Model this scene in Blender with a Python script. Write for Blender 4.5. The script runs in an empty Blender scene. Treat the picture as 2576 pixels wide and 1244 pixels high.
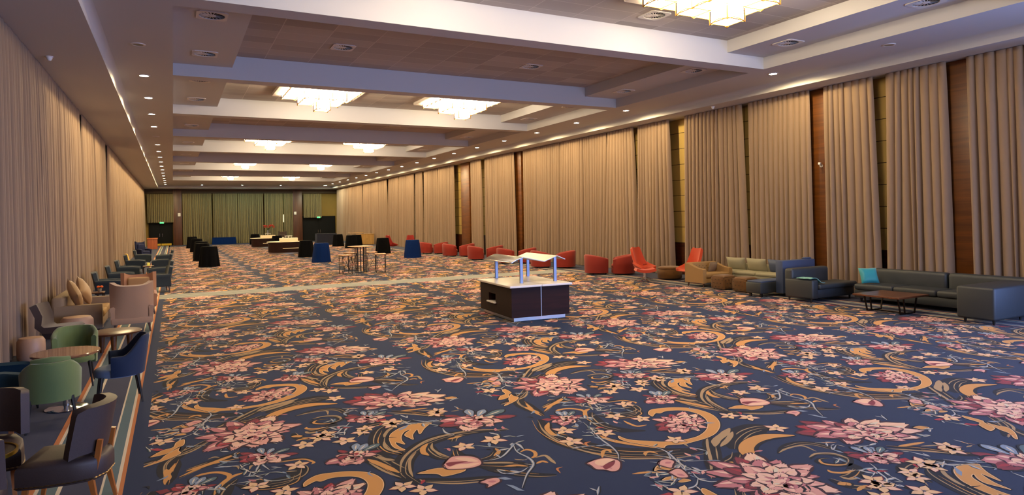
# Banquet hall with floral carpet: everything is built from the ground plane up, metres, +Y down the hall
LAMP=54.0; LAMPB=18.0; DLW=280.; DAY=2300.; DAY2=2600.; EXPO=-0.25
TILE='''{"S":[["g",7,[[76,186],[81,157],[92,138],[105,122],[111,114]]],["g",4,[[83,105],[88,111],[94,111],[97,103]]],["d",24,[[51,259],[38,220],[38,181],[48,150],[67,124],[92,107],[122,95],[149,90]]],["d",14,[[119,251],[107,231],[101,203],[109,180],[131,164]]],["d",10,[[117,236],[131,220],[148,214],[164,218],[170,233],[163,244]]],["t",3,[[45,252],[34,223],[30,194],[33,164],[43,134],[59,111],[81,97],[109,84],[139,79]]],["g",6,[[54,244],[42,228],[37,209],[39,198]]],["g",5,[[80,274],[91,280],[104,278],[113,266],[111,257]]],["g",4,[[132,205],[131,192],[133,181],[145,179]]],["d",14,[[180,121],[157,91],[132,63],[100,30]]],["t",3,[[180,121],[154,93],[130,64],[98,31]]],["t",9,[[216,123],[196,112],[175,102],[160,89]]],["t",6,[[210,113],[188,98],[165,86]]],["d",26,[[170,75],[191,92],[219,105],[242,108],[259,102]]],["g",15,[[163,41],[174,59],[188,73],[208,82],[231,83],[257,71]]],["d",16,[[167,65],[153,54],[137,49],[122,44]]],["g",5,[[115,37],[126,45],[140,49],[148,47]]],["g",4,[[43,75],[57,71],[72,63]]],["d",10,[[71,336],[65,302],[62,269]]],["g",4,[[68,326],[61,292],[59,271]]],["d",5,[[70,281],[96,302],[122,309],[142,299],[156,281],[182,274],[191,260]]],["g",4,[[71,284],[97,304],[121,307]]],["g",3,[[156,275],[181,272],[190,258],[187,253]]],["s",5,[[30,158],[44,158],[56,153]]],["s",5,[[89,225],[81,194],[73,167],[69,143],[63,124],[54,110]]],["s",5,[[95,219],[99,213],[110,211]]],["s",5,[[74,213],[73,219],[68,217]]],["s",5,[[85,195],[85,204],[83,208]]],["s",5,[[73,169],[79,163],[83,156]]],["s",5,[[70,192],[76,191],[74,180]]],["s",5,[[32,203],[40,198],[45,186]]],["s",5,[[76,90],[84,83],[98,86],[106,99]]],["s",5,[[106,121],[108,103],[99,75],[94,60]]],["s",5,[[94,60],[103,49],[119,44]]],["s",5,[[93,50],[88,37],[91,27],[98,23]]],["s",5,[[95,68],[92,59],[97,55]]],["s",5,[[41,47],[50,42],[56,37]]],["s",5,[[50,53],[56,46],[62,40]]],["s",5,[[46,22],[57,25],[74,26],[88,37]]],["s",5,[[84,77],[90,77],[96,69],[87,65]]],["s",5,[[136,101],[141,92],[144,84]]],["s",5,[[105,296],[113,289],[126,287]]],["s",5,[[127,277],[129,269],[132,262]]],["s",5,[[118,240],[130,239],[141,241]]],["s",5,[[141,238],[148,229],[163,226]]],["s",5,[[132,262],[130,251],[138,258]]],["s",5,[[120,320],[123,311],[132,309]]],["g",4,[[42,121],[54,136],[60,136],[59,129]]],["d",13,[[82,-4],[72,-29],[61,-54],[60,-82],[61,-107]]],["t",3,[[39,-45],[59,-39],[82,-29],[101,-4]]],["d",9,[[39,-41],[59,-34],[79,-22],[101,2]]],["g",6,[[60,313],[61,297],[63,281]]],["g",6,[[77,297],[98,306],[128,325]]],["d",7,[[78,300],[98,311],[128,328]]],["d",12,[[128,242],[143,228],[159,227],[172,232],[177,248],[168,266]]],["g",5,[[98,223],[104,242],[115,259],[128,265]]],["s",5,[[107,310],[116,302],[125,298]]],["s",5,[[124,277],[129,284],[135,285]]],["s",5,[[136,259],[139,270],[142,278]]],["s",5,[[148,252],[155,249],[162,241]]],["s",5,[[125,253],[135,250],[146,250]]],["s",5,[[143,305],[144,280],[149,258]]],["s",5,[[151,266],[155,263],[160,258]]],["s",5,[[102,235],[96,239],[90,242]]],["s",5,[[89,229],[90,245],[92,255]]],["s",5,[[91,239],[99,235],[108,229]]],["s",4,[[78,-6],[90,-13],[100,-16]]],["s",4,[[102,-21],[109,-21],[118,-16]]],["s",4,[[110,-44],[113,-31],[118,-22]]],["s",4,[[144,-42],[152,-34],[158,-32]]],["s",4,[[162,-44],[165,-34],[164,-29]]],["s",4,[[58,74],[61,72],[65,65]]],["s",4,[[49,66],[53,63],[58,56]]],["s",4,[[51,51],[65,47],[76,58],[90,73]]],["s",4,[[90,103],[97,94],[107,75],[125,65]]],["s",4,[[98,50],[98,69],[105,84]]],["s",4,[[43,33],[45,42],[48,44]]],["s",4,[[38,21],[43,3],[49,-4]]],["d",20,[[296,333],[278,316],[264,282],[263,252],[273,233]]],["d",14,[[257,311],[261,335],[278,343],[298,341],[326,329]]],["t",3,[[247,309],[266,332],[286,339]]],["t",4,[[272,293],[277,304],[285,316],[298,327]]],["t",4,[[268,280],[265,258],[274,235]]],["g",7,[[239,238],[247,216],[256,188]]],["t",6,[[250,241],[254,229],[262,221]]],["d",22,[[240,254],[248,232],[253,209],[258,190]]],["t",3,[[238,228],[245,198],[254,176]]],["d",17,[[399,246],[371,258],[339,262],[310,254],[285,235],[269,213],[259,187],[259,172],[262,153]]],["t",3,[[401,246],[373,263],[341,266],[311,260],[286,240],[268,217],[257,188]]],["t",3,[[288,232],[275,213],[267,189],[264,172]]],["d",12,[[310,251],[303,232],[304,209],[313,194]]],["g",6,[[307,250],[298,239],[294,226],[296,216]]],["t",3,[[312,249],[306,234],[307,217],[313,199]]],["d",10,[[332,242],[339,253],[352,258],[369,255]]],["g",4,[[330,251],[339,252],[349,254]]],["d",12,[[327,218],[322,199],[329,191],[337,183]]],["d",12,[[362,201],[362,190],[353,180],[343,176],[333,175]]],["g",4,[[363,200],[362,190],[352,181]]],["d",10,[[326,170],[338,148],[351,130],[367,116],[382,109]]],["d",14,[[333,169],[348,158],[362,149],[370,139]]],["t",4,[[334,170],[350,162],[361,155]]],["g",4,[[348,152],[360,148],[369,140]]],["g",4,[[380,177],[389,180],[393,171],[388,160],[378,156]]],["t",4,[[386,156],[397,156],[396,142],[395,132]]],["g",4,[[379,142],[387,144],[390,138]]],["s",6,[[386,205],[378,180],[380,158],[375,141],[358,123],[340,99]]],["s",5,[[336,174],[356,174],[378,193],[387,203]]],["s",6,[[339,148],[341,136],[356,132],[368,138]]],["s",8,[[388,203],[389,196],[387,182]]],["s",5,[[348,219],[360,207],[376,192]]],["s",5,[[386,228],[393,226],[398,220]]],["s",7,[[382,242],[384,237],[381,225]]],["s",7,[[339,288],[337,272],[343,262]]],["s",6,[[299,326],[307,330],[317,334]]],["s",5,[[320,337],[329,324],[347,311]]],["s",7,[[313,364],[315,355],[317,347]]],["d",8,[[246,170],[270,160],[296,144],[320,136],[335,131]]],["t",3,[[270,154],[294,137],[320,128]]],["d",7,[[213,17],[230,23],[243,14],[245,0],[231,-8],[219,-3],[214,8],[222,13],[232,10]]],["t",3,[[216,21],[231,24],[245,16],[247,0]]],["g",3,[[220,13],[214,4],[220,-4],[231,-9]]],["d",9,[[199,43],[219,52],[241,52],[253,42],[257,25],[252,3]]],["t",3,[[201,44],[217,48],[237,46],[236,28]]],["d",11,[[308,2],[330,-19],[347,-43],[375,-66]]],["g",5,[[318,-4],[333,-7],[352,-10]]],["t",3,[[302,-2],[324,-22],[345,-44]]],["t",3,[[337,-15],[356,-23],[367,-33]]],["d",12,[[237,-9],[228,-20],[212,-26],[199,-26]]],["g",4,[[204,-8],[203,-14],[211,-20],[226,-21]]],["t",4,[[200,-24],[202,-31],[212,-34]]],["d",9,[[186,-23],[190,-43],[202,-52]]],["g",7,[[183,-34],[190,-36],[191,-41]]],["g",4,[[185,-51],[195,-48],[205,-49]]],["s",5,[[235,9],[236,3],[235,-6]]],["s",5,[[225,-22],[234,-25],[240,-29]]],["s",5,[[210,-38],[217,-44],[227,-49]]],["s",5,[[252,-17],[246,-27],[239,-34],[231,-47],[220,-56]]],["s",5,[[239,-46],[238,-51],[236,-59]]],["s",5,[[227,-52],[225,-61],[228,-67]]],["s",5,[[227,-37],[235,-34],[234,-37]]],["s",5,[[257,46],[265,39],[274,35]]],["s",5,[[262,31],[254,23],[269,30]]],["s",5,[[283,19],[288,14],[295,12]]],["s",5,[[296,1],[291,-5],[279,-10]]],["s",5,[[364,3],[374,2],[379,-1]]],["s",5,[[391,14],[398,11],[403,10]]],["s",5,[[309,-34],[308,-45],[311,-55]]],["s",5,[[311,-55],[326,-65],[340,-83],[353,-88]]],["s",5,[[344,-60],[346,-67],[348,-74]]],["s",5,[[384,-21],[385,-28],[383,-36]]],["s",5,[[401,68],[394,60],[389,53]]]],"P":[["g",[[171,200],[172,208],[178,216],[188,222],[202,220],[218,214],[232,201],[237,183],[234,165],[224,147],[210,132],[191,119],[174,113],[156,111],[138,111],[124,116],[118,116],[113,113],[107,120],[99,134],[92,146],[91,158],[95,165],[96,155],[101,146],[113,136],[125,126],[142,121],[160,120],[173,123],[190,132],[205,145],[216,159],[223,177],[222,192],[215,202],[204,207],[195,208],[187,205],[182,208]]],["s",[[216,144],[209,153],[201,155],[205,148]]],["k",[[22,118],[35,121],[47,119],[52,108],[47,98],[38,89],[31,89],[27,96],[21,101],[22,111]]],["c",[[34,119],[46,118],[49,110],[39,108],[30,105],[28,113]]],["m",[[39,108],[49,110],[41,101],[29,96],[30,103]]],["k",[[75,61],[86,64],[89,59],[83,44],[75,46],[74,52]]],["g",[[57,50],[65,53],[72,51],[75,45],[79,37],[69,38],[65,45]]],["m",[[52,258],[61,259],[64,251],[56,248]]],["g",[[45,-25],[56,-9],[66,-4],[69,11],[74,18],[77,17],[76,-1],[70,-7],[60,-22]]],["r",[[44,1],[51,2],[58,-8],[51,-8]]],["k",[[79,80],[87,87],[95,87],[97,79],[90,73],[83,68]]],["g",[[65,70],[73,77],[81,79],[89,69],[81,63],[73,70]]],["g",[[275,284],[282,300],[296,314],[310,320],[324,320],[335,314],[329,308],[321,299],[310,283],[313,299],[310,297],[302,284],[298,270],[296,277],[294,287],[298,295],[306,303],[298,300],[290,287],[286,273],[285,260],[279,271],[277,264],[278,253],[280,244],[275,248],[272,261]]],["k",[[300,185],[314,200],[327,196],[335,186],[335,174],[330,166],[319,164],[307,168],[299,173]]],["c",[[316,196],[328,190],[333,177],[328,177],[320,185]]],["c",[[301,175],[313,178],[326,174],[332,171],[319,167],[307,170]]],["m",[[303,187],[311,187],[324,181],[311,180],[303,178]]],["g",[[270,177],[282,180],[289,180],[297,177],[313,166],[310,160],[299,158],[289,159],[286,167]]],["k",[[313,129],[322,132],[331,130],[330,122],[323,118],[314,115],[317,121]]],["s",[[330,130],[338,128],[342,120],[335,122]]],["s",[[331,113],[336,107],[339,92],[334,96]]],["s",[[284,8],[293,8],[290,-4],[282,-18],[278,-15],[275,-4]]],["s",[[311,-60],[303,-72],[293,-77],[296,-71]]],["r",[[282,-24],[293,-26],[291,-35],[280,-32]]],["r",[[434,27],[445,27],[446,22],[436,22]]],["g",[[388,23],[399,22],[402,14],[390,14]]],["g",[[72,-8],[71,-19],[73,-28],[62,-40],[42,-52],[42,-49],[54,-39],[59,-27]]]],"F":[["p",183,166,[-32,26,32,-22],[19,-15,36,-24]],["s",79,247,[-15,16,16,-13],[9,-10,25,-20]],["b",149,299,[-27,22,15,-11],[17,-13,22,-16]],["b",230,256,[-18,19,21,-21],[11,-12,25,-24]],["p",143,7,[-45,46,38,-23],[28,-28,63,-39]],["h",325,47,[-53,62,31,-23],[34,-40,40,-29]],["b",274,-10,[-22,23,16,-15],[14,-14,20,-19]],["b",-16,298,[-29,40,28,-29],[18,-25,28,-28]]],"T":[[133,223],[154,200],[54,211],[88,181],[42,177],[139,125],[174,257],[191,314],[217,338],[232,304],[263,334],[-151,156],[-137,139],[-27,224],[-63,221],[-105,341],[-41,355],[-140,97],[56,23],[352,-38],[292,-53],[255,-59],[212,-56]]}'''
import bpy, bmesh, math, random, json
import numpy as np
from mathutils import Vector, Matrix
random.seed(7)
PI=math.pi
SC=bpy.context.scene
COL=SC.collection
# ------------------------------------------------------------------ materials
def lin(c):
    return tuple(((v/255.)/12.92 if v/255.<=.04045 else (((v/255.)+.055)/1.055)**2.4) for v in c)+(1.,)
def mat(name,rgb,rough=.6,metal=0.,bump=0.,scale=40.,var=0.,sheen=0.,emit=None,es=1.,stretch=None,coat=0.,spec=.5):
    m=bpy.data.materials.new(name); m.use_nodes=True
    nt=m.node_tree; b=nt.nodes['Principled BSDF']
    b.inputs['Base Color'].default_value=lin(rgb)
    b.inputs['Roughness'].default_value=rough; b.inputs['Metallic'].default_value=metal
    b.inputs['Specular IOR Level'].default_value=spec
    if sheen: b.inputs['Sheen Weight'].default_value=sheen
    if coat: b.inputs['Coat Weight'].default_value=coat
    if emit:
        b.inputs['Emission Color'].default_value=lin(emit); b.inputs['Emission Strength'].default_value=es
    if bump or var:
        tc=nt.nodes.new('ShaderNodeTexCoord'); n=nt.nodes.new('ShaderNodeTexNoise')
        n.inputs['Scale'].default_value=scale; n.inputs['Detail'].default_value=3
        src=tc.outputs['Object']
        if stretch:
            mp=nt.nodes.new('ShaderNodeMapping'); mp.inputs['Scale'].default_value=stretch
            nt.links.new(src,mp.inputs['Vector']); src=mp.outputs['Vector']
        nt.links.new(src,n.inputs['Vector'])
        if bump:
            bp=nt.nodes.new('ShaderNodeBump'); bp.inputs['Strength'].default_value=bump; bp.inputs['Distance'].default_value=.01
            nt.links.new(n.outputs['Fac'],bp.inputs['Height']); nt.links.new(bp.outputs['Normal'],b.inputs['Normal'])
        if var:
            mx=nt.nodes.new('ShaderNodeMix'); mx.data_type='RGBA'
            c=lin(rgb); mx.inputs[6].default_value=tuple(v*(1-var) for v in c[:3])+(1,); mx.inputs[7].default_value=tuple(min(1,v*(1+var)) for v in c[:3])+(1,)
            nt.links.new(n.outputs['Fac'],mx.inputs[0]); nt.links.new(mx.outputs[2],b.inputs['Base Color'])
    return m
def mat_wood(name,c1,c2,scale=3.,rough=.45,axis='X',coat=0.):
    m=bpy.data.materials.new(name); m.use_nodes=True; nt=m.node_tree; b=nt.nodes['Principled BSDF']
    tc=nt.nodes.new('ShaderNodeTexCoord'); mp=nt.nodes.new('ShaderNodeMapping')
    mp.inputs['Scale'].default_value={'X':(.3,4,4),'Y':(4,.3,4),'Z':(4,4,.3)}[axis]
    n=nt.nodes.new('ShaderNodeTexNoise'); n.inputs['Scale'].default_value=scale; n.inputs['Detail'].default_value=6; n.inputs['Distortion'].default_value=.6
    r=nt.nodes.new('ShaderNodeValToRGB'); r.color_ramp.elements[0].position=.35; r.color_ramp.elements[1].position=.68
    r.color_ramp.elements[0].color=lin(c1); r.color_ramp.elements[1].color=lin(c2)
    nt.links.new(tc.outputs['Object'],mp.inputs['Vector']); nt.links.new(mp.outputs['Vector'],n.inputs['Vector'])
    nt.links.new(n.outputs['Fac'],r.inputs['Fac']); nt.links.new(r.outputs['Color'],b.inputs['Base Color'])
    b.inputs['Roughness'].default_value=rough; b.inputs['Coat Weight'].default_value=coat
    return m
def mat_grid(name,rgb,line,sx,sy,sz,wid,rough=.8,offs=(0,0,0),var=.08):
    """surface divided by seams every sx / sy / sz metres along the object axes (0 = no seam)"""
    m=bpy.data.materials.new(name); m.use_nodes=True; nt=m.node_tree; b=nt.nodes['Principled BSDF']
    tc=nt.nodes.new('ShaderNodeTexCoord'); sp=nt.nodes.new('ShaderNodeSeparateXYZ'); nt.links.new(tc.outputs['Object'],sp.inputs[0])
    acc=None; cells=[]
    def M(op,a,bv=None):
        n=nt.nodes.new('ShaderNodeMath'); n.operation=op
        for i,v in enumerate((a,bv)):
            if v is None: continue
            if isinstance(v,(int,float)): n.inputs[i].default_value=v
            else: nt.links.new(v,n.inputs[i])
        return n.outputs[0]
    for k,s in enumerate((sx,sy,sz)):
        if not s: continue
        u=M('DIVIDE',M('ADD',sp.outputs[k],offs[k]),s); fr=M('FRACT',u); cells.append(M('FLOOR',u))
        ln=M('LESS_THAN',fr,wid/s)
        acc=ln if acc is None else M('MAXIMUM',acc,ln)
    cb=nt.nodes.new('ShaderNodeCombineXYZ')
    for k,c in enumerate(cells): nt.links.new(c,cb.inputs[k])
    wn=nt.nodes.new('ShaderNodeTexWhiteNoise'); nt.links.new(cb.outputs[0],wn.inputs['Vector'])
    mv=nt.nodes.new('ShaderNodeMix'); mv.data_type='RGBA'; c=lin(rgb)
    mv.inputs[6].default_value=tuple(v*(1-var) for v in c[:3])+(1,); mv.inputs[7].default_value=tuple(min(1,v*(1+var)) for v in c[:3])+(1,)
    nt.links.new(wn.outputs['Value'],mv.inputs[0])
    mx=nt.nodes.new('ShaderNodeMix'); mx.data_type='RGBA'; mx.inputs[7].default_value=lin(line)
    nt.links.new(acc,mx.inputs[0]); nt.links.new(mv.outputs[2],mx.inputs[6]); nt.links.new(mx.outputs[2],b.inputs['Base Color'])
    b.inputs['Roughness'].default_value=rough
    return m
# ------------------------------------------------------------------ mesh builder
class MB:
    def __init__(s): s.v=[]; s.f=[]; s.mi=[]; s.M=Matrix.Identity(4); s.cur=0
    def at(s,x=0,y=0,z=0,rz=0,rx=0,ry=0):
        s.M=Matrix.Translation((x,y,z))@Matrix.Rotation(rz,4,'Z')@Matrix.Rotation(ry,4,'Y')@Matrix.Rotation(rx,4,'X'); return s
    def add(s,vs,fs):
        o=len(s.v); s.v.extend([tuple(s.M@Vector(p)) for p in vs]); s.f.extend([tuple(o+i for i in f) for f in fs]); s.mi.extend([s.cur]*len(fs)); return s
    def box(s,x0,x1,y0,y1,z0,z1):
        return s.add([(x0,y0,z0),(x1,y0,z0),(x1,y1,z0),(x0,y1,z0),(x0,y0,z1),(x1,y0,z1),(x1,y1,z1),(x0,y1,z1)],
          [(0,3,2,1),(4,5,6,7),(0,1,5,4),(1,2,6,5),(2,3,7,6),(3,0,4,7)])
    def rbox(s,x0,x1,y0,y1,z0,z1,r=.03,seg=3):
        bm=bmesh.new(); bmesh.ops.create_cube(bm,size=1)
        sx,sy,sz=x1-x0,y1-y0,z1-z0; r=min(r,.49*min(sx,sy,sz))
        for v in bm.verts: v.co=Vector((v.co.x*sx+(x0+x1)/2,v.co.y*sy+(y0+y1)/2,v.co.z*sz+(z0+z1)/2))
        bmesh.ops.bevel(bm,geom=bm.edges[:],offset=r,segments=seg,profile=.5,affect='EDGES')
        bm.verts.index_update(); s.add([v.co[:] for v in bm.verts],[[v.index for v in f.verts] for f in bm.faces]); bm.free(); return s
    def pillow(s,sx,sy,sz,n=10,p=3.):
        """soft cushion lying flat, centred on the local origin"""
        vs=[];fs=[]
        for sg in (1,-1):
            o=len(vs)
            for i in range(n+1):
                for j in range(n+1):
                    u=-1+2*i/n; v=-1+2*j/n
                    h=(max(0,1-abs(u)**p)*max(0,1-abs(v)**p))**.5
                    k=1-.06*(1-abs(u*v))*(abs(u)**4+abs(v)**4)
                    vs.append((u*sx/2*k,v*sy/2*k,sg*(h*sz/2+.004)))
            for i in range(n):
                for j in range(n):
                    a=o+i*(n+1)+j; q=(a,a+n+1,a+n+2,a+1); fs.append(q if sg>0 else q[::-1])
        N=(n+1)**2
        rim=[i*(n+1) for i in range(n+1)]+[n*(n+1)+j for j in range(1,n+1)]+[i*(n+1)+n for i in range(n-1,-1,-1)]+[j for j in range(n-1,0,-1)]
        for a,b in zip(rim,rim[1:]+rim[:1]): fs.append((a,b,b+N,a+N))
        return s.add(vs,fs)
    def tube(s,pts,r,n=8,r1=None):
        pts=[Vector(p) for p in pts]; vs=[];fs=[]; L=len(pts); up=None
        for i,p in enumerate(pts):
            d=(pts[min(i+1,L-1)]-pts[max(i-1,0)]).normalized()
            a=Vector((0,0,1)) if abs(d.z)<.9 else Vector((1,0,0))
            x=d.cross(a).normalized(); y=d.cross(x).normalized()
            rr=r if r1 is None else r+(r1-r)*i/(L-1)
            for k in range(n):
                t=2*PI*k/n+PI/n; vs.append(tuple(p+x*math.cos(t)*rr+y*math.sin(t)*rr))
        for i in range(L-1):
            for k in range(n):
                a=i*n+k; b=i*n+(k+1)%n; fs.append((a,b,b+n,a+n))
        fs.append(tuple(range(n))[::-1]); fs.append(tuple((L-1)*n+k for k in range(n)))
        return s.add(vs,fs)
    def bar(s,a,b,w): return s.tube([a,b],w*.7071,4)
    def lathe(s,prof,n=32,sx=1,sy=1,fold=None):
        vs=[];fs=[]
        for i,(r,z) in enumerate(prof):
            for k in range(n):
                t=2*PI*k/n; rr=r*(1 if fold is None else fold(t,i/(len(prof)-1)))
                vs.append((rr*math.cos(t)*sx,rr*math.sin(t)*sy,z))
        for i in range(len(prof)-1):
            for k in range(n):
                a=i*n+k;b=i*n+(k+1)%n; fs.append((a,b,b+n,a+n))
        if prof[0][0]>1e-4: fs.append(tuple(range(n))[::-1])
        if prof[-1][0]>1e-4: fs.append(tuple((len(prof)-1)*n+k for k in range(n)))
        return s.add(vs,fs)
    def prism(s,poly,z0,z1):
        n=len(poly); vs=[(x,y,z0) for x,y in poly]+[(x,y,z1) for x,y in poly]
        fs=[tuple(range(n))[::-1],tuple(range(n,2*n))]+[(i,(i+1)%n,n+(i+1)%n,n+i) for i in range(n)]
        return s.add(vs,fs)
    def shell(s,rx,ry,a0,a1,z0,top,th,n=28,flare=0.,bot=None,pleat=0,rake=0.):
        """upholstered wall curving round the back (angle 0 = back, -Y); top(t) gives its height"""
        vs=[];fs=[]
        prof=[(1,0),(1,.5),(1,.93),(.75,1),(.3,1),(.0,.93),(0,.5),(0,0)]
        m=len(prof)
        for i in range(n+1):
            t=a0+(a1-a0)*i/n; zt=top(t); zb=z0 if bot is None else bot(t)
            for k,(o,h) in enumerate(prof):
                z=zb+(zt-zb)*h if h<1 else zt
                f=flare*(z-z0); off=-th*(1-o)
                if pleat and o==0 and .1<h: off+=.012*(abs(math.sin(t*pleat)))
                rr=1+f
                vs.append((math.sin(t)*(rx*rr+off),-math.cos(t)*(ry*rr+off)-rake*(z-z0)*max(0,math.cos(t)),z))
        for i in range(n):
            for k in range(m):
                a=i*m+k;b=i*m+(k+1)%m; fs.append((a,b,b+m,a+m))
        fs.append(tuple(range(m))[::-1]); fs.append(tuple(n*m+k for k in range(m)))
        return s.add(vs,fs)
    def loft(s,secs,th=.06):
        """sheet through rows of points, thickened along its normals"""
        R=len(secs);C=len(secs[0]); P=[[Vector(p) for p in r] for r in secs]; vs=[];fs=[]
        N=[]
        for i in range(R):
            row=[]
            for j in range(C):
                du=P[min(i+1,R-1)][j]-P[max(i-1,0)][j]; dv=P[i][min(j+1,C-1)]-P[i][max(j-1,0)]
                q=du.cross(dv); row.append(q.normalized() if q.length>1e-9 else Vector((0,0,1)))
            N.append(row)
        for sg in (.5,-.5):
            for i in range(R):
                for j in range(C): vs.append(tuple(P[i][j]+N[i][j]*th*sg))
        K=R*C
        for i in range(R-1):
            for j in range(C-1):
                a=i*C+j; fs.append((a,a+C,a+C+1,a+1)); fs.append((K+a,K+a+1,K+a+C+1,K+a+C))
        rim=[j for j in range(C)]+[i*C+C-1 for i in range(1,R)]+[(R-1)*C+j for j in range(C-2,-1,-1)]+[i*C for i in range(R-2,0,-1)]
        for a,b in zip(rim,rim[1:]+rim[:1]): fs.append((a,b,K+b,K+a))
        return s.add(vs,fs)
    def build(s,name,mats,parent=None,smooth=True,ang=35):
        me=bpy.data.meshes.new(name); me.from_pydata(s.v,[],s.f)
        for m in (mats if isinstance(mats,(list,tuple)) else [mats]): me.materials.append(m)
        if any(s.mi): me.polygons.foreach_set('material_index',s.mi)
        bm=bmesh.new(); bm.from_mesh(me); bmesh.ops.recalc_face_normals(bm,faces=bm.faces[:]); bm.to_mesh(me); bm.free()
        if smooth:
            me.polygons.foreach_set('use_smooth',[True]*len(me.polygons)); me.set_sharp_from_angle(angle=math.radians(ang))
        me.update()
        o=bpy.data.objects.new(name,me); COL.objects.link(o)
        if parent: o.parent=parent
        return o
def tag(o,label,cat,group=None,kind=None):
    if label: o['label']=label
    if cat: o['category']=cat
    if group: o['group']=group
    if kind: o['kind']=kind
    return o
def struct(o): o['kind']='structure'; return o
def thing(name,label,cat,loc=(0,0,0),rz=0,group=None):
    o=bpy.data.objects.new(name,None); COL.objects.link(o); o.empty_display_size=.1
    o.location=loc; o.rotation_euler=(0,0,rz); return tag(o,label,cat,group)
def dup(root,loc,rz,label,group=None,scale=None):
    r=root.copy(); COL.objects.link(r); r.location=loc; r.rotation_euler=(0,0,rz); r['label']=label
    if group: r['group']=group
    if scale: r.scale=scale
    for ch in list(root.children):
        c=ch.copy(); COL.objects.link(c); c.parent=r
        for g in list(ch.children):
            d=g.copy(); COL.objects.link(d); d.parent=c
    return r
def face(dx,dy): return math.atan2(-dx,dy)      # rotation that turns local +Y to (dx,dy)
ORD=['nearest','second','third','fourth','fifth','sixth','seventh','eighth','ninth','tenth','eleventh','twelfth','thirteenth','fourteenth','fifteenth','sixteenth','seventeenth','eighteenth','nineteenth','twentieth','twenty-first','twenty-second','twenty-third','twenty-fourth']
# ------------------------------------------------------------------ palette
M={}
M['plaster']=mat('white ceiling plaster',(188,187,188),.85,bump=.05,scale=60)
M['tiles']=mat_grid('ceiling tiles',(166,158,153),(196,190,184),1.2,.6,0,.016,.9,var=.14)
M['curtain']=mat('tan curtain cloth',(138,115,95),.9,bump=.12,scale=260,sheen=.15,var=.05)
M['dimfarcurtain']=mat('dimmed olive tan curtain cloth',(116,103,68),.9,bump=.12,scale=260,sheen=.15,var=.05)  # greener cloth, darkened to paint in the dim far end of the hall
M['panelblock']=mat_grid('padded wall panels',(186,158,92),(40,30,16),0,1.3,.62,.02,.85,offs=(0,.4,.0))
M['wainscot']=mat_wood('dark wainscot wood',(52,24,12),(84,40,20),2.2,.4,'Y')
M['redwood']=mat_wood('reddish wall wood',(82,43,8),(110,61,12),2.0,.42,'Y')
M['farwood']=mat_wood('brown far wall wood',(64,34,20),(88,48,28),2.0,.45,'Z')
M['farwall']=mat('olive far wall',(128,104,48),.85,var=.06,scale=2)
M['pelmet']=mat('dark brown pelmet',(70,52,30),.7,var=.05,scale=3)
M['black']=mat('black painted door',(6,6,7),.7,spec=.2)
M['chrome']=mat('chrome',(225,228,232),.12,1.)
M['steel']=mat('brushed steel',(190,198,210),.3,1.,bump=.02,scale=200,stretch=(.05,1,1))
M['nail']=mat('dull brass nails',(120,100,70),.35,1.)
M['brass']=mat('brass kick plate',(206,170,60),.28,1.)
M['white']=mat('white plastic',(232,230,226),.45)
M['ventwhite']=mat('white vent metal',(206,200,194),.5)
M['ventdark']=mat('dark vent hollow',(18,17,16),.9)
M['navycloth']=mat('navy table cloth',(9,34,84),.95,bump=.1,scale=200,spec=.1)
M['blackcloth']=mat('black table cloth',(6,6,9),.95,bump=.1,scale=200,spec=.1)
M['redfab']=mat('red velvet',(128,25,6),.85,bump=.1,scale=180,sheen=.12,var=.08)
M['orangefab']=mat('orange wool',(190,58,6),.75,bump=.1,scale=180,sheen=.2)
M['tanfab']=mat('tan linen',(158,124,78),.85,bump=.12,scale=200,var=.06)
M['brownfab']=mat('brown suede',(98,62,12),.85,bump=.1,scale=160,sheen=.2,var=.1)
M['greyleather']=mat('dark grey leather',(46,51,55),.5,bump=.06,scale=90,var=.06)
M['greyblue']=mat('blue grey upholstery',(58,72,104),.6,bump=.08,scale=150)
M['greigefab']=mat('grey beige upholstery',(148,142,118),.8,bump=.1,scale=160,var=.06)
M['teal']=mat('teal satin',(30,140,146),.5,sheen=.3,bump=.05,scale=120)
M['aqua']=mat('pale aqua cloth',(120,176,168),.7,bump=.05,scale=120)
M['walnut']=mat_wood('walnut',(74,40,22),(112,66,38),3.5,.3,'X',coat=.2)
M['tablewood']=mat_wood('glossy round table wood',(112,72,44),(158,112,74),2.6,.12,'X',coat=.6)
M['redtable']=mat_wood('reddish table wood',(66,34,20),(100,54,32),3,.34,'X',coat=.1)
M['legwood']=mat_wood('orange beech leg',(150,84,32),(178,106,48),5,.4,'Z')
M['darkleg']=mat('black wood leg',(24,20,18),.4)
M['brownleg']=mat_wood('brown wood leg',(58,30,18),(84,44,26),5,.4,'Z')
M['leather']=mat('dark brown leather',(62,47,42),.55,bump=.08,scale=70,var=.12)
M['greenfab']=mat('green velvet',(92,108,56),.8,bump=.06,scale=150,sheen=.35,var=.1)
M['navyvelvet']=mat('navy velvet',(6,29,58),.85,bump=.06,scale=150,sheen=.08,var=.08)
M['seatblue']=mat('pale blue seat',(104,124,156),.7,bump=.06,scale=150)
M['tealfab']=mat('dark teal velvet',(14,58,76),.75,bump=.06,scale=150,sheen=.2)
M['navychair']=mat('dark teal navy upholstery',(20,36,50),.75,bump=.08,scale=150,sheen=.15,var=.08)
M['blush']=mat('blush velvet',(166,130,100),.75,bump=.06,scale=120,sheen=.3,var=.08)
M['mustard']=mat('mustard velvet',(176,136,84),.75,bump=.06,scale=120,sheen=.2)
M['taupe']=mat('taupe weave',(140,118,92),.85,bump=.12,scale=200,var=.06)
M['cushtan']=mat('tan satin cushion',(164,128,82),.55,bump=.05,scale=90,sheen=.2)
M['brownslip']=mat('dark brown velvet',(58,41,34),.75,bump=.06,scale=120,sheen=.2)
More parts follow.
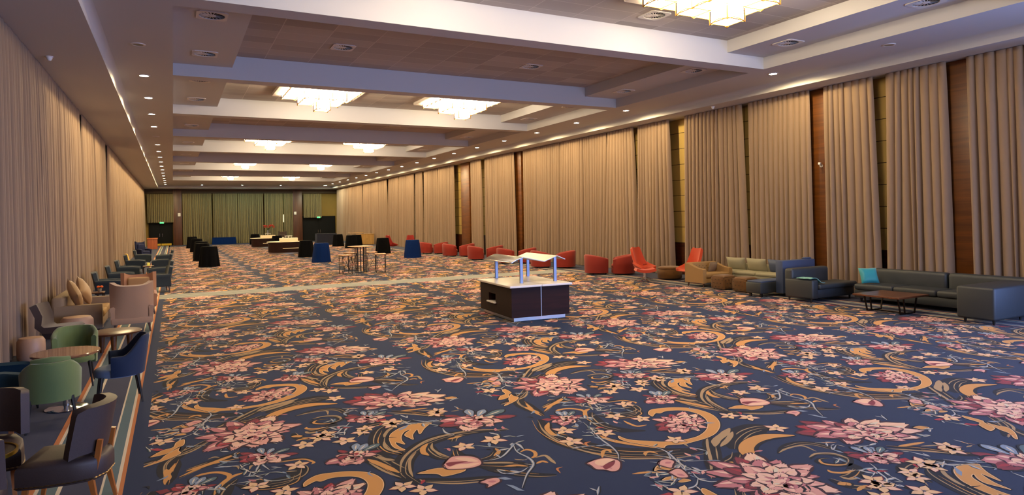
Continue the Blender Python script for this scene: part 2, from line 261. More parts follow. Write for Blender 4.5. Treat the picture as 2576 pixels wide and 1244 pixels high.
M['pouf']=mat('beige pouf leather',(176,140,114),.45,bump=.04,scale=60)
M['darkwood']=mat_wood('dark wenge veneer',(30,12,11),(42,18,16),2.5,.65,'X')
M['darkwood'].node_tree.nodes['Principled BSDF'].inputs['Specular IOR Level'].default_value=.2
M['poststeel']=mat('blue grey post steel',(118,128,150),.38,.85)
M['stone']=mat('pale stone top',(232,227,220),.3,var=.05,scale=5)
M['cream']=mat('cream laminate',(236,222,190),.4,emit=None)
M['lectern']=mat_wood('orange lectern wood',(140,66,24),(172,90,38),3,.35,'Z')
M['paleoak']=mat_wood('pale oak',(168,128,70),(196,156,96),3,.4,'Z')
M['topwood']=mat_wood('honey table top',(196,136,78),(220,168,110),3,.35,'X')
M['iron']=mat('bronze black iron',(36,26,18),.45,.6)
M['rod']=mat('bronze lamp frame',(190,142,74),.35,.8)
M['fixture']=mat('cream lamp plate',(226,216,204),.5)
M['glowb']=mat('lit lower lamp glass',(255,238,205),.5,emit=(255,232,194),es=LAMPB)
M['glow']=mat('glowing lamp glass',(255,238,205),.5,emit=(255,232,194),es=LAMP)
M['dl']=mat('lit downlight lens',(255,250,235),.3,emit=(255,240,210),es=90)
M['dlcool']=mat('lit cool downlight lens',(235,255,245),.3,emit=(225,255,238),es=60)
M['dloff']=mat('unlit downlight lens',(120,112,92),.3)
M['exit']=mat('green exit sign',(20,160,90),.4,emit=(30,220,120),es=3)
M['redflower']=mat('red petals',(190,22,14),.6)
M['orangeflower']=mat('orange petals',(226,96,10),.6)
M['green']=mat('green stems',(52,84,36),.6)
M['candle']=mat('yellow candle glass',(236,226,120),.2,emit=(240,220,90),es=.25)
M['lace']=mat('dark grey tuft button',(60,48,34),.8)
# ------------------------------------------------------------------ carpet
XL,XR,YN,YF=-2.9,17.95,-8.,80.3
def carpet():
    T=json.loads(TILE)
    pal=dict(n=(22,38,70),g=(208,148,76),d=(16,13,13),t=(172,142,100),s=(134,148,166),k=(222,160,144),c=(236,192,158),m=(126,46,52),r=(160,48,52),p=(192,120,120),q=(236,190,166),e=(58,24,28),w=(222,206,178),o=(196,120,62),b=(88,108,112),u=(50,54,78),y=(232,190,140),x=(172,172,166),z=(108,114,108))
    keys=list(pal); mats=[]
    for k in keys: mats.append(mat('carpet wool '+k,pal[k],.95,bump=.25,scale=900,sheen=.08,spec=.15))
    KI={k:i for i,k in enumerate(keys)}
    polys=[]                                    # (color, layer, pts, far ok)
    rnd=random.Random(3)
    def ribbon(col,lay,pts,w,t0=.12,far=True):
        P=[Vector((x,y)) for x,y in pts]
        if len(P)<2: return
        Q=[]
        E=[2*P[0]-P[1]]+P+[2*P[-1]-P[-2]]
        for i in range(1,len(E)-2):
            a,b,c,d=E[i-1:i+3]
            for k in range(6):
                t=k/6.; Q.append(.5*((2*b)+(c-a)*t+(2*a-5*b+4*c-d)*t*t+(3*b-a-3*c+d)*t**3))
        Q.append(E[-2]); L=len(Q); A=[];B=[]
        for i,q in enumerate(Q):
            d=(Q[min(i+1,L-1)]-Q[max(i-1,0)])
            if d.length<1e-6: d=Vector((1,0))
            d.normalize(); nrm=Vector((-d.y,d.x)); u=i/(L-1)
            ww=w*.5*min(1,(min(u,1-u)/t0+.08))**.7
            A.append(q+nrm*ww); B.append(q-nrm*ww)
        for i in range(L-1): polys.append((col,lay,[A[i],A[i+1],B[i+1],B[i]],far))
        return Q
    def petal(c,d,l,w,col,lay,n=6,notch=.12,ruf=0):
        sd=Vector((-d.y,d.x)); L=[];R=[]
        for i in range(n+1):
            u=i/n; ww=w*.5*(.22+.78*math.sin(PI*.5*min(1,u*1.35))**1.3)*(1 if u<.74 else 1-.55*((u-.74)/.26)**1.6); L.append(c+d*l*u+sd*ww); R.append(c+d*l*u-sd*ww)
        if ruf:
            k=2+int(rnd.random()*2.4); tip=[]
            e0=L[-1];e1=R[-1]
            for i in range(1,2*k):
                f=i/(2*k); tip.append(e0+(e1-e0)*f+d*l*(.10*math.sin(PI*f)+(.05 if i%2 else -.045)*rnd.uniform(.6,1.4)))
        else: tip=[c+d*l*1.06+sd*w*.05,c+d*l*1.08-sd*w*.05]
        polys.append((col,lay,L+tip+R[::-1],True))
    def leaf(c,d,l):
        sd=Vector((-d.y,d.x)); w=l*rnd.uniform(.22,.34)
        def sh(k,o): return [c+d*l*u+sd*(w*k*math.sin(PI*u)*.5+o*math.sin(PI*u)) for u in (0,.15,.35,.6,.82,1)]+[c+d*l*u-sd*(w*k*math.sin(PI*u)*.5-o*math.sin(PI*u)) for u in (.82,.6,.35,.15)]
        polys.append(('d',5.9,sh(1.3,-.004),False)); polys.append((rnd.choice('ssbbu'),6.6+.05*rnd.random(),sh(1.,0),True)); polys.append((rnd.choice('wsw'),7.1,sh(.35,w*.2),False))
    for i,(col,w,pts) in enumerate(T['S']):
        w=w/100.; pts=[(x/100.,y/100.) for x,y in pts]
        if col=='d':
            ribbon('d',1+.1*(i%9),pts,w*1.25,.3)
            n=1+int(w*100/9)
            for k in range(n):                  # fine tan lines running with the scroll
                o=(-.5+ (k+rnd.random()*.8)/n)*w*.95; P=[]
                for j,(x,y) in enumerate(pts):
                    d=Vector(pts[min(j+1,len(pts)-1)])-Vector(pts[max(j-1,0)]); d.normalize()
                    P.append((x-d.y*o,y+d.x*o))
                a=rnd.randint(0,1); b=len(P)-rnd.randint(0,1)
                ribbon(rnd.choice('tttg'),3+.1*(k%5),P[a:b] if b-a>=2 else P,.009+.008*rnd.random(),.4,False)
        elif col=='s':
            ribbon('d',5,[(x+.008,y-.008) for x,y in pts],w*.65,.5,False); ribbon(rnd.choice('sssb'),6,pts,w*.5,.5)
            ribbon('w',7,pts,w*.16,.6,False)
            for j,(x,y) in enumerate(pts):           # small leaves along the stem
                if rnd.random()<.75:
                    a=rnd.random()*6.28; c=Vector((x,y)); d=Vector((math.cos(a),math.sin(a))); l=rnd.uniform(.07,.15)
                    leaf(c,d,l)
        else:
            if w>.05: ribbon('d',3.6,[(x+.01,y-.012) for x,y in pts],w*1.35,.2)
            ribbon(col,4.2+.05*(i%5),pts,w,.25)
    for col,pts in T['P']:
        P=[Vector((x/100.,y/100.)) for x,y in pts]
        if len(P)>4:
            Q=[];N=len(P)
            for i in range(N):
                q0,q1,q2,q3=P[i-1],P[i],P[(i+1)%N],P[(i+2)%N]
                for k in range(4):
                    t=k/4.; Q.append(.5*((2*q1)+(q2-q0)*t+(2*q0-5*q1+4*q2-q3)*t*t+(3*q1-q0-3*q2+q3)*t**3))
        else: Q=P
        L=5.2 if col=='g' else (8 if col=='k' else 8.6)
        polys.append((col,L,Q,True))
        if col in 'gk': ribbon('d' if col=='g' else 'e',L-.3,[tuple(p) for p in P+P[:2]],.035,.02); ribbon('y' if col=='g' else 'e',L+.3,[tuple(p) for p in P+P[:1]],.008,.02,False)
        if col=='k': ribbon('p',L+.4,[tuple(P[0]*.6+P[len(P)//2]*.4),tuple(P[len(P)//2]*.8+P[0]*.2)],.05,.5)
    def flower(kind,cx,cy,fx,fy):
        c=Vector((cx,cy)); ax=Vector(((fx[1]-fx[0])/2,(fy[1]-fy[0])/2)); ay=Vector(((fx[2]-fx[3])/2,(fy[2]-fy[3])/2))
        big=kind in 'ph'; ax*=.93; ay*=.95
        if kind in 'bs':                         # grey green calyx and crimson outer petals
            for sgn in (-1,1):
                d=(ax*sgn*.9+ay*.35); l=d.length; d.normalize(); petal(c+d*l*.3,d,l*.95,l*.42,'e',8.2); petal(c+d*l*.3,d,l*.9,l*.34,'m',8.3); ribbon('r',8.5,[c+d*l*.5,c+d*l*.8,c+d*l*1.1],l*.1,.5)
            for k in (-.6,-.1,.5):
                d=ay+ax*k; l=d.length; d.normalize(); petal(c+d*l*.35,d,l*.75,l*.4,'d',12.5); petal(c+d*l*.38,d,l*.68,l*.3,'b' if k>0 else 's',12.6); ribbon('w',12.8,[c+d*l*.5,c+d*l*.75,c+d*l*.95],l*.05,.5,False)
        rings=[(1.,13),(.8,11),(.6,9),(.42,7),(.25,5)] if big else [(1.,8),(.74,6),(.45,4)]
        blob=[c+(ax*math.cos(a)+ay*math.sin(a))*(.62+.08*math.sin(a*7)) for a in [2*PI*k/30 for k in range(30)]]
        polys.append(('e',8.9,blob,True))
        lay=9.
        for ri,(R,n) in enumerate(rings):
            off=ax*.06*ri-ay*.05*ri
            for k in range(n):
                t=2*PI*(k+.5*(ri%2)+rnd.uniform(-.22,.22))/n
                R2=R*rnd.uniform(.8,1.08)
                if kind in 'bs' and math.sin(t)>.4: R2*=.62
                d=ax*math.cos(t)+ay*math.sin(t); l=d.length*R2; d.normalize()
                w=6.2832*l/n*.78*rnd.uniform(.8,1.15)
                w=min(w,l*.95)
                c0=c+off+d*l*.06
                petal(c0-d*.004,d,l*.98,w*1.12+.03,'e' if rnd.random()<.85 else 'd',lay,6,.1,0)
                red=(math.cos(t)<-.25 and ri<2 and rnd.random()<.7)
                col=rnd.choice('rmpmp' if red else ('ppkkqqc' if ri<2 else 'kkqqqcp'))
                petal(c0,d,l*.92,w*.94,col,lay+.12,6,.1,1)
                sd=Vector((-d.y,d.x))
                ribbon({'p':'m','k':'p','q':'p','c':'k','m':'e','r':'m'}[col],lay+.2,[c0+d*l*.05,c0+d*l*.3+sd*w*.05,c0+d*l*.62+sd*w*.16],w*.36,.55)
                ribbon({'p':'q','k':'q','q':'c','c':'w','m':'r','r':'p'}[col],lay+.22,[c0+d*l*.45,c0+d*l*.65-sd*w*.12,c0+d*l*.88-sd*w*.2],w*.26,.5,False)
                ribbon('e',lay+.26,[c0+d*l*.1,c0+d*l*.5+sd*w*.02,c0+d*l*.8+sd*w*.04*rnd.uniform(-1,1)],.007,.5,False)
                lay+=.012
            lay+=.3
        for k in range(7):
            t=rnd.random()*2*PI; p=c+off+(ax*math.cos(t)+ay*math.sin(t))*.12*rnd.random()
            petal(p,Vector((math.cos(t),math.sin(t))),.06,.05,rnd.choice('emqrw'),lay+.1)
    for kind,cx,cy,fx,fy in T['F']: flower(kind,cx/100.,cy/100.,[v/100. for v in fx],[v/100. for v in fy])
    def sp(c,d,l,w,col,lay):
        sd=Vector((-d.y,d.x)); U=[(0,.12),(.2,.62),(.42,1.),(.62,.86),(.82,.4),(1,.02)]
        polys.append((col,lay,[c+d*l*u+sd*w*.5*v for u,v in U]+[c+d*l*u-sd*w*.5*v for u,v in U[::-1]],True))
    def star(x,y,R,a0):
        c=Vector((x,y))
        for k in range(5):
            t=a0+2*PI*k/5+rnd.uniform(-.15,.15); d=Vector((math.cos(t),math.sin(t)))
            sp(c,d,R*1.1,R*.66,'m' if k%2 else 'd',13.0); sp(c+d*.002,d,R,R*.54,'y' if k%3 else 'c',13.2)
        petal(c-Vector((.01,0)),Vector((1,0)),.03,.03,'u',13.5,4,0)
    for x,y in T['T']: star(x/100.,y/100.,rnd.uniform(.115,.15),rnd.random()*6)
    # small loose leaves and dashes among the scrolls
    anch=[(x/100.,y/100.) for col,w,pts in T['S'] if col in 'ds' for x,y in pts]
    for k in range(70):
        x,y=rnd.choice(anch); x+=rnd.gauss(0,.13); y+=rnd.gauss(0,.13); t=rnd.random()*6.28; l=rnd.uniform(.05,.16)
        P=[(x,y),(x+math.cos(t)*l*.5,y+math.sin(t)*l*.5+.02),(x+math.cos(t+.4)*l,y+math.sin(t+.4)*l)]
        col=rnd.choice('ssbttgodd'); ribbon(col,7.2+.02*(k%20),P,rnd.uniform(.012,.034),.5,k%2==0)
        if k%3==0: petal(Vector((x,y)),Vector((math.cos(t),math.sin(t))),.09,.04,rnd.choice('rpk'),7.9)
    # ---- assemble the whole floor
    vs=[];fs=[];mi=[]
    def tilearr(far):
        V=[];F=[];C=[]
        for col,lay,P,fo in polys:
            if far and not fo: continue
            o=len(V); V+= [(p[0],p[1],.0006+lay*.00016) for p in P]; F.append((o,len(P))); C.append(KI[col])
        return np.array(V,dtype=np.float32),np.array(F,dtype=np.int32),np.array(C,dtype=np.int32)
    near=tilearr(False); farr=tilearr(True)
    AV=[];AF=[];AC=[];off=0
    for j in range(-1,20):
        y0=4.1+3.83*j
        for i in range(-1,3+1):
            x0=3.3+4.0*i
            V,F,C=near if j<7 else farr
            W=V+np.array([x0,y0,0],dtype=np.float32)
            AV.append(W); G=F.copy(); G[:,0]+=off; AF.append(G); AC.append(C); off+=len(V)
    # plain ground, border bands and the cross stripe lie over the cut edges of the pattern
    ex=[]
    def rect(col,x0,x1,y0,y1,z): ex.append((KI[col],[(x0,y0,z),(x1,y0,z),(x1,y1,z),(x0,y1,z)]))
    rect('n',XL,XR,YN,YF,0.)
    zb=.0036
    for sgn,xa,xe in ((1,-.44,XL),(-1,15.02,XR)):
        def R(col,a,b,z=zb+.0006):
            x0,x1=(xa-a,xa-b) if sgn>0 else (xa+a,xa+b); rect(col,min(x0,x1),max(x0,x1),YN,YF,z)
        rect('n',min(xa+.14*sgn,xa),max(xa+.14*sgn,xa),YN,YF,zb)
        rect('u',min(xa,xe),max(xa,xe),YN,YF,zb)
        R('o',.0,.035);R('w',.035,.065);R('b',.065,.165);R('w',.165,.185)
        R('w',.50,.535);R('b',.535,.68);R('w',.68,.71);R('o',.71,.76)
    rect('n',-.44,15.02,67.9+8,YF,zb)
    rect('n',XL,XR,YN,1.2,zb)
    yy=23.55
    for k in range(9):
        rect('x' if k%2==0 else 'z',-.44,15.02,yy,yy+.15,zb+.0012); yy+=.15
    V=np.concatenate(AV); F=np.concatenate(AF); C=np.concatenate(AC)
    EV=np.array([p for _,q in ex for p in q],dtype=np.float32); base=len(V)
    EF=np.array([(base+4*i,4) for i in range(len(ex))],dtype=np.int32); EC=np.array([c for c,_ in ex],dtype=np.int32)
    V=np.concatenate([V,EV]);F=np.concatenate([F,EF]);C=np.concatenate([C,EC])
    me=bpy.data.meshes.new('floor'); me.vertices.add(len(V)); me.vertices.foreach_set('co',V.ravel())
    nl=int(F[:,1].sum()); me.loops.add(nl); me.loops.foreach_set('vertex_index',np.arange(len(V),dtype=np.int32) if nl==len(V) else np.concatenate([np.arange(a,a+b) for a,b in F]).astype(np.int32))
    me.polygons.add(len(F)); ls=np.concatenate([[0],np.cumsum(F[:,1])[:-1]]).astype(np.int32)
    me.polygons.foreach_set('loop_start',ls)
    for m in mats: me.materials.append(m)
    me.polygons.foreach_set('material_index',C)
    me.update(calc_edges=True); me.validate()
    # every face must look up
    nz=np.empty(len(me.polygons)*3,dtype=np.float32); me.polygons.foreach_get('normal',nz)
    if (nz[2::3]<0).any():
        me.flip_normals() if False else None
    o=bpy.data.objects.new('floor',me); COL.objects.link(o); struct(o)
    print('carpet polys',len(F),'verts',len(V))
carpet()
# ------------------------------------------------------------------ room shell
Z1,Z2,Z3,ZS=6.4,6.73,7.06,6.13
YB=[12.9+6.87*k for k in range(-3,9)]          # front faces of the cross beams
BW=.53
def shell_room():
    b=MB(); ZT=7.3
    b.box(-1.33,.07,YN,77.8,Z1,ZT); b.box(14.78,16.6,YN,77.8,Z1,ZT); b.box(.07,14.78,YB[-1],77.8,Z1,ZT)
    b.box(XL,-1.33,YN,YF,ZS,ZT); b.box(16.6,XR,YN,YF,ZS,ZT); b.box(-1.33,16.6,77.8,YF,ZS,ZT)
    for k,y in enumerate(YB[:-1]):
        b.box(.07,14.78,y,y+BW,Z1,ZT)
        y0,y1=y+BW,YB[k+1]
        b.box(.07,1.55,y0,y1,Z2,ZT); b.box(13.4,14.78,y0,y1,Z2,ZT)
    # coved fillet where the lamp strip meets the drop to the curtain soffit
    for x,sg in ((-1.33,1),(16.6,-1)):
        P=[(x,Z1+.01)]+[(x+sg*.13*(1-math.cos(a)),Z1-.13*(1-math.sin(a)) ) for a in [PI/2*i/6 for i in range(7)]]
        P=[(x,Z1+.01)]+[(x+sg*(.13-.13*math.cos(PI/2*i/6)),Z1-.13+.13*math.sin(PI/2*i/6)) for i in range(7)]
        n=len(P); vs=[(px,YN,pz) for px,pz in P]+[(px,77.8,pz) for px,pz in P]
        b.add(vs,[(i,(i+1)%n,n+(i+1)%n,n+i) for i in range(n)])
    b.cur=1
    for k,y in enumerate(YB[:-1]): b.box(1.55,13.4,y+BW,YB[k+1],Z3,ZT)
    struct(b.build('ceiling',[M['plaster'],M['tiles']],smooth=True,ang=30))
    w=MB().box(17.9,18.1,3.2,YF,0,7.3).box(17.9,18.1,YN,-5.5,0,7.3).box(17.9,18.1,-5.5,3.2,0,.4).box(17.9,18.1,-5.5,3.2,4.2,7.3); struct(w.build('wall_right',M['panelblock'],smooth=False))
    w=MB().box(-3.1,-2.9,YN,YF,0,7.3); struct(w.build('wall_left',M['wainscot'],smooth=False))
    w=MB().box(-3.1,18.1,YF,YF+.2,0,7.3); struct(w.build('wall_far',M['farwall'],smooth=False))
    # back wall with a wide daylight window behind the photographer
    w=MB(); WX0,WX1,WZ0,WZ1=5.,16.5,.6,4.6
    w.box(-3.1,WX0,YN-.2,YN,0,7.3).box(WX1,18.1,YN-.2,YN,0,7.3).box(WX0,WX1,YN-.2,YN,0,WZ0).box(WX0,WX1,YN-.2,YN,WZ1,7.3)
    struct(w.build('wall_back',M['farwall'],smooth=False))
    w=MB()
    for i in range(7):
        x=WX0+(WX1-WX0)*i/6; w.box(x-.04,x+.04,YN-.16,YN-.06,WZ0,WZ1)
    for z in (WZ0+.04,WZ1-.04): w.box(WX0,WX1,YN-.16,YN-.06,z-.04,z+.04)
    struct(w.build('window_1',M['ventwhite'],smooth=False))
    w=MB()
    for i in range(5):
        y=-5.5+8.7*i/4; w.box(17.92,18.02,y-.04,y+.04,.4,4.2)
    for z in (.44,4.16): w.box(17.92,18.02,-5.5,3.2,z-.04,z+.04)
    struct(w.build('window_2',M['ventwhite'],smooth=False))
    # wainscot behind the curtains, wood pilasters
    t=MB().box(17.84,17.9,3.3,YF,0,1.24).box(17.82,17.9,3.3,YF,1.2,1.24); struct(t.build('trim_1',M['wainscot'],smooth=False))
    for i,(a,c) in enumerate(((8.95,10.0),(12.95,14.05),(32.6,33.75),(39.95,41.35))):
        t=MB().rbox(17.62,17.9,a,c,0,ZS,.02,2); struct(t.build('trim_%d'%(2+i),M['redwood']))
    for i,(a,c) in enumerate(((.02,.9),(12.55,13.6))):
        t=MB().rbox(a,c,79.75,80.3,0,ZS,.02,2); struct(t.build('trim_%d'%(6+i),M['farwood']))
    t=MB().box(-2.9,17.9,79.9,80.3,5.66,ZS); struct(t.build('trim_8',M['pelmet'],smooth=False))
    t=MB().rbox(-2.9,-2.75,34.3,36.2,0,ZS,.02,2); struct(t.build('trim_9',M['redwood']))
    # doors on the far wall
    for nm,x0,x1,z1 in (('door_1',-2.3,-.02,2.45),('door_2',13.65,17.5,2.95)):
        d=MB().box(x0,x1,80.18,80.3,0,z1).box(x0,x0+.08,80.1,80.3,0,z1).box(x1-.08,x1,80.1,80.3,0,z1).box(x0,x1,80.1,80.3,z1-.08,z1)
        xm=(x0+x1)/2; d.box(x0+.1,xm-.01,80.14,80.2,.02,z1-.1); d.box(xm+.01,x1-.1,80.14,80.2,.02,z1-.1)
        D=struct(d.build(nm,M['black'],smooth=False))
        for sg in (-1,1):
            h=MB(); x=xm+sg*.13; h.tube([(x,80.12,.95),(x,80.07,.98),(x,80.07,1.32),(x,80.12,1.35)],.018,8); h.build('door_handle',M['chrome'],D)
            if nm=='door_1':
                k=MB().box(min(xm+sg*.03,xm+sg*1.0),max(xm+sg*.03,xm+sg*1.0),80.12,80.14,.03,.24); k.build('kick_plate',M['brass'],D,smooth=False)
shell_room()
sl=MB().box(11.50,11.62,80.24,80.3,2.3,3.2); struct(sl.build('window_3',mat('daylit slot window',(240,230,190),.4,emit=(255,240,190),es=1.6),smooth=False))
# ------------------------------------------------------------------ curtains
def curtain(a_top,a_bot,const,axis,inward,zt,zb,label,group,name='curtain',seed=0,spacing=.19,m=None):
    """pleated cloth between two spots on a wall: along the axis from a_top[0] to a_top[1]; inward = side the folds bulge to"""
    rnd=random.Random(seed); W=abs(a_top[1]-a_top[0]); npl=max(2,int(W/spacing)); per=8; N=npl*per; R=9
    ph=[0.]
    for i in range(npl): ph.append(ph[-1]+rnd.uniform(.7,1.35))
    tot=ph[-1]; amp=[rnd.choice((.7,.9,1.1,1.5)) for _ in range(npl+1)]; lean=[rnd.gauss(0,.05) for _ in range(npl+2)]
    vs=[];fs=[]
    for r in range(R):
        t=r/(R-1)
        for i in range(N+1):
            p=i//per if i<N else npl-1; q=(i-p*per)/per
            s=(ph[p]+(ph[p+1]-ph[p])*q)/tot
            s2=s+ (lean[p]*(1-q)+lean[p+1]*q)*t*min(s,1-s)*1.6
            a=a_top[0]+(a_top[1]-a_top[0])*s; c=a_bot[0]+(a_bot[1]-a_bot[0])*s2
            along=a+(c-a)*t
            f=abs(math.sin(PI*q))**(.55+.25*t)
            d=(.045+.105*t**.5)*((f-.55)*amp[p]-(.35 if q in (0,) and p%3==seed%3 else 0))+.02*math.sin(s*9+seed)*t
            z=zt+(zb-zt)*t
            pos=const+inward*d
            vs.append((pos,along,z) if axis=='Y' else (along,pos,z))
    for r in range(R-1):
        for i in range(N):
            k=r*(N+1)+i; fs.append((k,k+1,k+N+2,k+N+1))
    b=MB(); b.add(vs,fs); o=b.build(name,m or M['curtain'],smooth=True,ang=80)
    return tag(o,label,'curtain',group)
RP=[(9.05,5.2,8.95,5.2),(11.09,9.52,11.16,9.43),(13.03,11.46,13.0,11.29),(15.92,13.5,15.93,13.45),(17.45,16.2,17.5,16.03),(19.03,17.48,19.16,17.53),(21.85,19.91,21.98,19.78),(24.0,22.17,24.32,22.01),(25.95,24.09,25.93,24.35),(28.01,26.0,28.24,26.02),(31.98,28.13,32.04,28.31),(35.08,33.08,35.1,32.99),(37.01,35.13,36.93,35.16),(39.23,37.63,39.13,37.64),(45.2,42.11,45.3,42.2),(48.2,45.32,48.36,45.35),(50.18,48.69,50.5,48.73),(54.45,50.58,54.8,50.9),(57.5,54.73,57.9,55.0),(61.05,58.25,61.05,58.15),(66.41,61.1,67.0,61.12),(76.53,66.81,77.0,67.18),(78.6,76.63,78.9,77.25)]
rdesc=['tan curtain at the right edge of the photo, behind the near sofa arm',
 'tan curtain behind the middle of the long grey sofa, left of a bare wood panel',
 'tan curtain behind the turquoise cushion end of the long grey sofa',
 'wide tan curtain behind the tall blue grey sofa back',
 'tan curtain behind the grey beige sofa, a white sensor above its far edge',
 'tan curtain behind the tan tufted loveseat and the far orange chair',
 'tan curtain just left of the padded wall gap, behind the nearer orange chair',
 'tan curtain flaring at the foot, right behind the nearest red tub chairs',
 'tan curtain between the nearest and second pairs of red tub chairs',
 'tan curtain with a dark slit on its left, behind the second red pair',
 'wide tan curtain just right of the narrow wood pilaster halfway down the right wall']
for i,(a,b,c,d) in enumerate(RP):
    lab=rdesc[i] if i<len(rdesc) else 'tan pleated curtain on the right wall, %s in line counted from the near end'%ORD[i]
    curtain((b,a),(d,c),17.42,'Y',-1,ZS-.01,.02,lab,'right wall curtains',seed=11+i)
LP=[(-7.5,1.5),(1.6,7.4),(7.5,14.6),(14.75,20.8),(20.95,25.3),(26.15,29.4),(29.7,34.4),(35.85,40.4),(40.5,45.35),(45.6,54),(54.1,63.4),(63.6,71),(71.1,79.2)]
for i,(a,b) in enumerate(LP):
    if i<2: lab='tan curtain at the near end of the left wall, outside the photo'
    lab={2:'tan pleated curtain filling the left edge of the photo',3:'tan pleated curtain behind the taupe sofa and brown slipper chair',4:'tan curtain just beyond the taupe sofa, before the first dark gap'}.get(i,'tan pleated curtain on the left wall, %s in line counted from the near end'%ORD[i])
    curtain((a,b),(a+.09,b-.06),-2.66,'Y',1,ZS-.01,.02,lab,'left wall curtains',seed=51+i,spacing=.125)
FP=[(.95,3.85,5.64,.02,'greenish tan curtain beside the left wood pillar on the far wall'),(4.0,6.5,5.64,.02,'greenish tan curtain behind the long navy draped bench on the far wall'),(6.55,9.25,5.64,.02,'greenish tan curtain in the middle of the far wall'),(9.38,11.42,5.64,.02,'greenish tan far wall curtain with a light slit on its right'),(11.52,12.55,5.64,.02,'narrow greenish tan curtain beside the right wood pillar on the far wall')]
for i,(a,b,zt,zb,lab) in enumerate(FP): curtain((a,b),(a,b),79.72,'X',-1,zt,zb,lab,'far wall curtains',seed=81+i,spacing=.17,m=M['dimfarcurtain'])
curtain((-2.45,.1),(-2.42,.08),79.72,'X',-1,5.6,2.52,'short greenish curtain hanging above the left black door on the far wall','short curtains above the far doors',seed=91,spacing=.17,m=M['dimfarcurtain'])
curtain((13.75,15.85),(13.75,15.85),79.72,'X',-1,5.6,2.78,'short greenish curtain hanging above the right black door on the far wall','short curtains above the far doors',seed=92,spacing=.17,m=M['dimfarcurtain'])
# ------------------------------------------------------------------ ceiling fittings
def cell_box(b,x0,x1,y0,y1,z0,z1): b.box(x0,x1,y0,y1,z0,z1)
def make_chandelier(label):
    t=thing('ceiling_chandelier',label,'chandelier',group='stepped glass ceiling chandeliers')
    b=MB().rbox(-1.48,1.48,-1.48,1.48,-.11,0,.015,1); b.build('ceiling_plate',M['fixture'],t)
    c=.476
    for nm,n,z0,z1 in (('outer_glass_tier',5,-.26,-.11),('middle_glass_tier',3,-.52,-.26),('centre_glass_tier',1,-.79,-.52)):
        h=n*c/2; g=MB(); g.box(-h+.012,h-.012,-h+.012,h-.012,z0+.03,z1); g.mi=[1,0,0,0,0,0]; o=g.build(nm,[M['glow'],M['glowb']],t,smooth=False)
        f=MB(); w=.013
        for i in range(n+1):
            q=-h+c*i
            f.box(q-w,q+w,-h-w,h+w,z0+.018,z0+.03); f.box(-h-w,h+w,q-w,q+w,z0+.018,z0+.03)
            for s in (-h,h):
                f.box(q-w,q+w,s-w,s+w,z0-.01,z1); f.box(s-w,s+w,q-w,q+w,z0-.01,z1)
        for i in range(n):                       # arched lower rims of every pane
            for s in (-h,h):
                for ax in (0,1):
                    P=[]
                    for k in range(7):
                        u=-h+c*(i+k/6.); zz=z0+.0+.055*math.sin(PI*k/6.); P.append((u,s,zz) if ax else (s,u,zz))
                    f.tube(P,.013,4)
        f.build('bronze_frame',M['rod'],o,smooth=False)
    return t
lit=[1,3,5,7,-1]; ch0=None
cn={-1:'nearest',1:'second',3:'third',5:'fourth',7:'farthest'}
for k in (-1,1,3,5,7):
    for sd,x in (('left',4.74),('right',10.12)):
        y=12.9+6.87*k+.53+3.17; lab='glowing stepped square chandelier, %s row, %s one of the pair'%(cn[k],sd)
        if k==-1 and sd=='right': lab='largest glowing stepped chandelier, cut off by the top edge of the photo'
        if ch0 is None: ch0=make_chandelier(lab); ch0.location=(x,y,Z3)
        else: dup(ch0,(x,y,Z3),0,lab)
def make_vent(label,cat='air vent'):
    t=thing('ceiling_vent',label,cat,group='square ceiling vents with round swirl')
    b=MB(); n=28; q=.3; ro=.25
    ring=[(ro*math.cos(2*PI*i/n),ro*math.sin(2*PI*i/n)) for i in range(n)]
    sq=[]
    for x,y in ring:
        m=max(abs(x),abs(y)); sq.append((x/m*q,y/m*q))
    vs=[(x,y,-.018) for x,y in sq]+[(x,y,-.018) for x,y in ring]+[(x,y,0) for x,y in sq]+[(x,y,0.) for x,y in ring]
    fs=[]
    for i in range(n):
        j=(i+1)%n; fs+= [(i,j,n+j,n+i),(2*n+i,2*n+j,j,i),(n+i,n+j,3*n+j,3*n+i)]
    b.add(vs,fs); b.build('vent_frame',M['ventwhite'],t,ang=20)
    d=MB().lathe([(.25,-.002),(.25,-.001)],28); d.build('vent_hollow',M['ventdark'],t)
    s=MB()
    for i in range(18):
        a=2*PI*i/18; s.at(rz=a); s.add([(.07,-.008,-.012),(.245,-.012,-.012),(.245,.012,-.004),(.07,.008,-.004),(.07,-.008,-.008),(.245,-.012,-.008),(.245,.012,-.001),(.07,.008,-.001)],[(0,1,2,3),(7,6,5,4),(0,4,5,1),(1,5,6,2),(2,6,7,3),(3,7,4,0)])
    s.at(); s.lathe([(.0,-.02),(.06,-.018),(.08,-.008),(.08,-.001)],20); s.build('swirl_vanes',M['ventwhite'],t,ang=20)
    return t
v0=None
bayname={-1:'lit bay above the camera',0:'first unlit bay',1:'second lit bay',2:'second unlit bay',3:'third lit bay',4:'third unlit bay',5:'fourth lit bay',6:'fourth unlit bay',7:'farthest lit bay'}
def vent(x,y,z,lab):
    global v0
    if v0 is None: v0=make_vent(lab); v0.location=(x,y,z)
    else: dup(v0,(x,y,z),0,lab)
for k in range(-1,8):
    y=12.9+6.87*k+.53
    for sd,x in (('left',.8),('right',14.1)):
        for w,dy in (('near',1.5),('far',4.95)): vent(x,y+dy,Z2,'square swirl vent on the %s ledge of the %s, %s one'%(sd,bayname[k],w))
    if k%2==0:
        for sd,x in (('left',4.15),('right',9.95)): vent(x,y+4.2,Z3,'square swirl vent among the ceiling tiles of the %s, %s side'%(bayname[k],sd))
vent(10.1,11.95,Z3,'square swirl vent among the tiles beside the largest chandelier')
